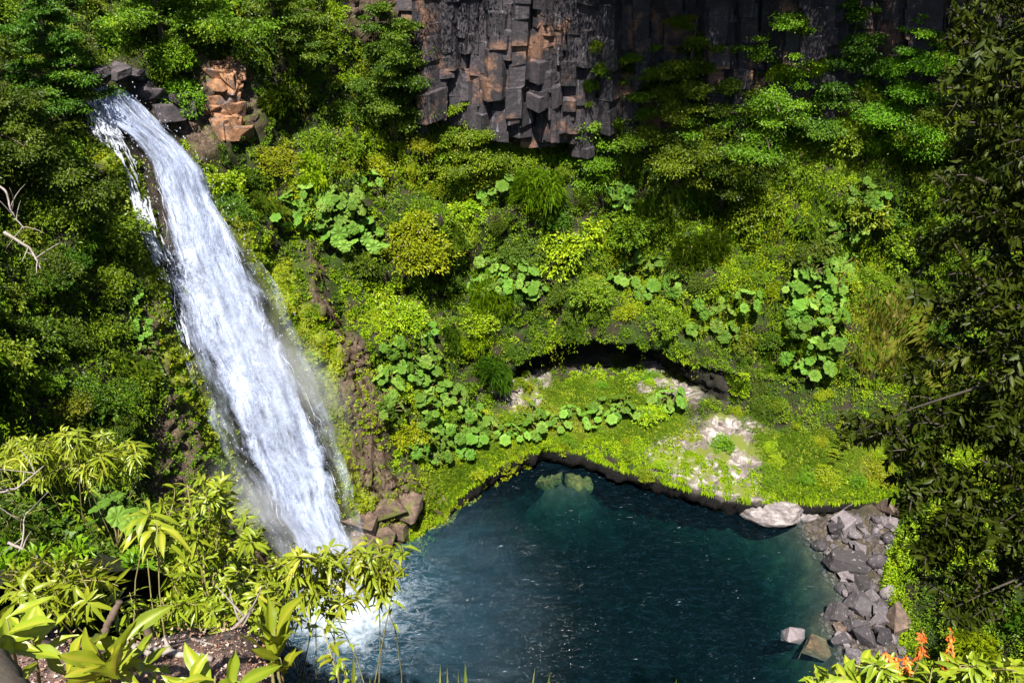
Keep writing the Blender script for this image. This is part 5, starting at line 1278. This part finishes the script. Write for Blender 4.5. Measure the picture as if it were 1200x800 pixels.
# right: orange-flowered shrub
fb = drop(D(1090, 830, 4.8))
fs_ = shrub('flowering_shrub', 'yellow-green shrub with orange flower spikes at the bottom right', 'shrub', fb, tips_in(1085, 795, 140, 26, 4.7, 75, .5), .12, .26, 9, droop=.3)
fs_['label'] = 'yellow-green shrub with orange flower spikes at the bottom right'
for (x, y, ln) in ((1080, 768, 30), (1117, 772, 34), (1113, 788, 26), (1040, 780, 16), (1048, 784, 16), (1062, 786, 14), (1105, 792, 20)):
    p0, p1 = D(x, y, 4.5), D(x + rn.uniform(-4, 4), y - ln, 4.5); n = 46; t = rn.random(n)
    pos = p0[None] * (1 - t[:, None]) + p1[None] * t[:, None]; d = rdir(n, rn) + np.array([0, 0, -.5])
    A = leaves_near(pos, d, rdir(n, rn), rn.uniform(.03, .055, n) * (1.15 - .5 * t), rn.uniform(.012, .02, n), rn.random(n), droop=.3)
    Bq = tube(np.array([p0 - np.array([0, 0, .25]), p0, p1]), [.006, .006, .003], 5)
    V, f_, ti = merge([A]); link('flower_spike', mesh_np('flower_spike', V - fb, f_, M['flower'], tint=ti), fs_)
    V, f_, ti = merge([Bq]); link('flower_stalk', mesh_np('flower_stalk', V - fb, f_, M['stem']), fs_)
shrub('leafy_sprout', 'pale broad-leaved sprout at the bottom edge left of the orange flowers', 'plant', drop(D(985, 825, 4.4)), [D(965, 790, 4.3), D(990, 792, 4.3), D(1008, 775, 4.4), D(975, 798, 4.2)], .16, .33, 7, droop=.2, arch=.05, big=True)
# grass tips along the bottom edge
for lst, mt, lb in ((((505, 815, 516, 778), (518, 815, 524, 779), (531, 815, 537, 786), (610, 815, 627, 782)), 'straw', 'dry reddish grass blades sticking up at the bottom edge'),
                    (((543, 815, 545, 776), (622, 815, 645, 788), (400, 815, 414, 764), (421, 815, 433, 792), (790, 812, 793, 795)), 'grass', 'green grass blades sticking up at the bottom edge')):
    for (x0, y0, x1, y1) in lst:
        p0 = drop(D(x0, y0 + 25, 2.75)); p1 = D(x1, y1, 2.6); c = bez(p0, (p0 + p1) / 2 + [0, .03, .05], p1, 8)
        sd = np.array([.006, .002, 0]) * (1.0 if mt == 'straw' else 1.7); wv_ = np.array([1, 1, 1, .95, .85, .7, .45, .05])[:, None]
        Vb = np.concatenate([c - sd * wv_, c + [0, .002, .002], c + sd * wv_]); k = np.arange(8)
        Q = np.concatenate([np.stack([k[:-1] + a * 8, k[1:] + a * 8, k[1:] + (a + 1) * 8, k[:-1] + (a + 1) * 8], 1) for a in (0, 1)])
        o = link('grass_blade', mesh_np('grass_blade', Vb - p0, [Q], M[mt], tint=np.full(24, .75)), None, lb, 'grass blade', lb.replace(' sticking up', ''), loc=tuple(p0))
# dead wood
def wood(name, label, pts, rads, mat='grey', cat='branch', twigs=0, tl=.3):
    pts = np.array(pts); k = 26; t = np.linspace(0, len(pts) - 1, k); c = np.stack([np.interp(t, np.arange(len(pts)), pts[:, i]) for i in range(3)], 1)
    c[1:-1] = (c[:-2] + 2 * c[1:-1] + c[2:]) / 4; L_ = np.linalg.norm(pts[-1] - pts[0]); c += fbm(np.stack([np.arange(k) * .35, np.zeros(k), np.zeros(k) + rn.random() * 50], 1)[:, None] + np.array([[0, 0, 0], [0, 9, 0], [0, 0, 9]])[None], 3, 7) * .012 * L_
    ps = [tube(c, np.interp(np.linspace(0, 1, k), np.linspace(0, 1, len(rads)), rads) * (1 + rn.normal(0, .09, k)), 9)]
    for i in range(twigs):
        j = rn.integers(3, k - 1); e = c[j] + (rdir(1, rn)[0] + [0, 0, .3]) * tl * rn.uniform(.5, 1.1); ps.append(tube(bez(c[j], (c[j] + e) / 2 + rn.normal(0, .05, 3) * tl, e, 5), np.linspace(rads[-1] * 1.4, rads[-1] * .4, 5), 5))
    V, f_, ti = merge(ps); o = c[0].copy(); return link(name, mesh_np(name, V - o, f_, M[mat], smooth=True), None, label, cat, loc=tuple(o))
def gpt(px, py, up=.03): p = near_cast(px, py); return (p if p is not None else drop(D(px, py, 4))) + np.array([0, 0, up])
wood('fallen_stick', 'long pale fallen stick lying across the bare soil', [gpt(143, 760), gpt(175, 766), gpt(212, 769), gpt(252, 774)], [.022, .02, .017, .013], twigs=3, tl=.12)
wood('fallen_stick', 'thin bent stick lying above the long pale one', [gpt(195, 760), gpt(225, 752), gpt(248, 742)], [.008, .007, .005], twigs=2, tl=.1)
wood('fallen_log', 'thick dark rotten log in the bottom left corner', [D(-45, 745, 2.75), D(-8, 785, 2.7), D(30, 840, 2.6)], [.055, .06, .062], 'twig', 'log')
wood('dead_stick', 'short brown broken stick standing behind the star-shaped sprout', [D(116, 756, 3.7), D(127, 730, 3.7), D(140, 704, 3.7)], [.02, .018, .015], 'bark', 'stick')
wood('tree_stump', 'pale splintered stump at the foot of the sapling', [drop(D(168, 745, 4.9)) - [0, 0, .1], D(169, 733, 4.9), D(171, 722, 4.9)], [.035, .028, .012], 'bark', 'stump')
wood('dead_branch', 'grey forked dead branch above the left end of the bamboo-leaved shrub', [D(-40, 582, 9.5), D(5, 576, 9.6), D(22, 571, 9.7), D(52, 545, 9.8)], [.022, .019, .014, .006], twigs=6, tl=.6)
wood('dead_branch', 'thin grey dead branch rising from the left edge over the willow-leaved shrub', [D(-10, 700, 6.5), D(12, 670, 6.5), D(26, 636, 6.5), D(30, 600, 6.6)], [.010, .009, .007, .004], twigs=6, tl=.4)
wood('dead_branch', 'straight dead twig slanting down over the large round leaves at the left', [D(10, 635, 6.3), D(40, 650, 6.3), D(66, 667, 6.3)], [.012, .011, .006], twigs=2, tl=.25)
wood('dead_branch', 'pale crooked dead branch in the shade of the upper left wall', [D(-15, 205, 19), D(8, 225, 19), D(14, 250, 19), D(28, 268, 19)], [.03, .025, .018, .01], twigs=6, tl=.9)
wood('dead_branch', 'pale dead twigs hanging on the left wall below the dark bushes', [D(5, 272, 20), D(35, 290, 20), D(48, 315, 20)], [.04, .03, .015], twigs=5, tl=.8)
wood('dead_branch', 'bare twig among the shrubs at the edge of the drop', [D(255, 762, 4.6), D(275, 735, 4.6), D(298, 712, 4.6)], [.014, .012, .006], twigs=4, tl=.25)
# litter
n = 2600; pp = []
rl = np.random.default_rng(141)
while len(pp) < n:
    h = near_cast(rl.uniform(-60, 345), rl.uniform(725, 830))
    if h is not None: pp.append(h)
pp = np.array(pp); l = rl.uniform(.02, .075, n)
lv = leaves_near(pp + [0, 0, .008], rdir(n, rl) * np.array([1, 1, .25]), np.tile([0, -.3, 1.0], (n, 1)) + rl.normal(0, .4, (n, 3)), l, l * .35, rl.random(n), droop=.1)
stuff('leaf_litter', (lv[0], lv[1], None, lv[3]), 'dead', 'leaf litter', 'dead leaves and chips strewn on the bare soil in front')
# foreground spur: low greenery
spw = np.where((pdz < 15) & (pdz > 2.5) & (N1[..., 2] > -.2) & (np.broadcast_to(uidx[:, None], (NU, NV)) < 4), area, 0)
stuff('near_undergrowth', clumps(spw, 900, 151, 60, (.15, .45), (.06, .13), .4), 'mid', 'undergrowth', 'leafy ground cover on the near bank at the left')
for x, y, wd in ((120, 620, 46), (140, 600, 40), (112, 592, 40), (150, 640, 44), (125, 655, 40), (160, 615, 36), (60, 640, 36), (35, 690, 34), (140, 690, 34), (100, 585, 30)):
    nalca(x, y, wd, 'dark green giant rhubarb plant on the near bank left of the sapling', 'giant rhubarb plants on the near bank')

# ------------------------------------------------------------------ shaded tree at the right
tb = np.array([5.4, 3.6, 16.0]); tt = np.array([4.6, 3.9, 32.5])
TC = bez(tb, [5.3, 3.9, 25], tt, 24); tr = [tube(TC, np.linspace(.2, .06, 24), 9)]; lv = []
TIPS = []
for cx, cy, hx, hy, n, dep in ((1160, 40, 60, 80, 60, 5.4), (1150, 170, 65, 90, 62, 5.4), (1140, 310, 75, 90, 66, 5.5), (1130, 430, 75, 80, 76, 5.6), (1115, 550, 85, 70, 84, 5.6), (1140, 660, 75, 75, 70, 5.5), (1030, 500, 52, 34, 24, 5.8), (1200, 380, 50, 340, 150, 5.2), (1105, 105, 28, 40, 12, 5.2), (1075, 600, 30, 50, 20, 5.6)):
    TIPS += tips_in(cx, cy, hx, hy, dep, n, .6)
rt = np.random.default_rng(161)
for i in range(160):
    a = rdir(1, rt)[0] * rt.random() ** .33; TIPS.append(np.array([5.2, 3.2, 31.6]) + a * np.array([2.0, 2.6, 1.8]))
for i in range(330):                                      # the far side of the crown, round the trunk
    z = rt.uniform(19.5, 31); a = rt.uniform(0, 6.28); q = rt.uniform(.5, 2.1) * (1 - .02 * abs(z - 26)); c_ = TC[np.argmin(abs(TC[:, 2] - z))]
    p_ = c_ + np.array([math.cos(a) * q, math.sin(a) * q, 0])
    if proj(p_)[0] > 1175: TIPS.append(p_)
TIPS = np.array(TIPS); slots = np.argmin(np.abs(TC[None, :, 2] - (TIPS[:, 2:3] + .35)), axis=1)
for sl_ in range(1, 24):
    idx = np.where(slots == sl_)[0]
    if sl_ == 1: idx = np.where(slots <= 1)[0]
    if not len(idx): continue
    tb_, ends = twig_net(TC[sl_], TIPS[idx], max(2, len(idx) // 20), rt, .026, .003, .16); tr += tb_
    for k, i in enumerate(idx):
        ax, prev = ends[k]
        lv.append(whorl(TIPS[i], ax, 24, .078, .42, 1.0, .25, .34, .3)); lv.append(whorl(prev * .5 + TIPS[i] * .5, ax, 12, .075, .42, 1.0, .25, .22, .3))
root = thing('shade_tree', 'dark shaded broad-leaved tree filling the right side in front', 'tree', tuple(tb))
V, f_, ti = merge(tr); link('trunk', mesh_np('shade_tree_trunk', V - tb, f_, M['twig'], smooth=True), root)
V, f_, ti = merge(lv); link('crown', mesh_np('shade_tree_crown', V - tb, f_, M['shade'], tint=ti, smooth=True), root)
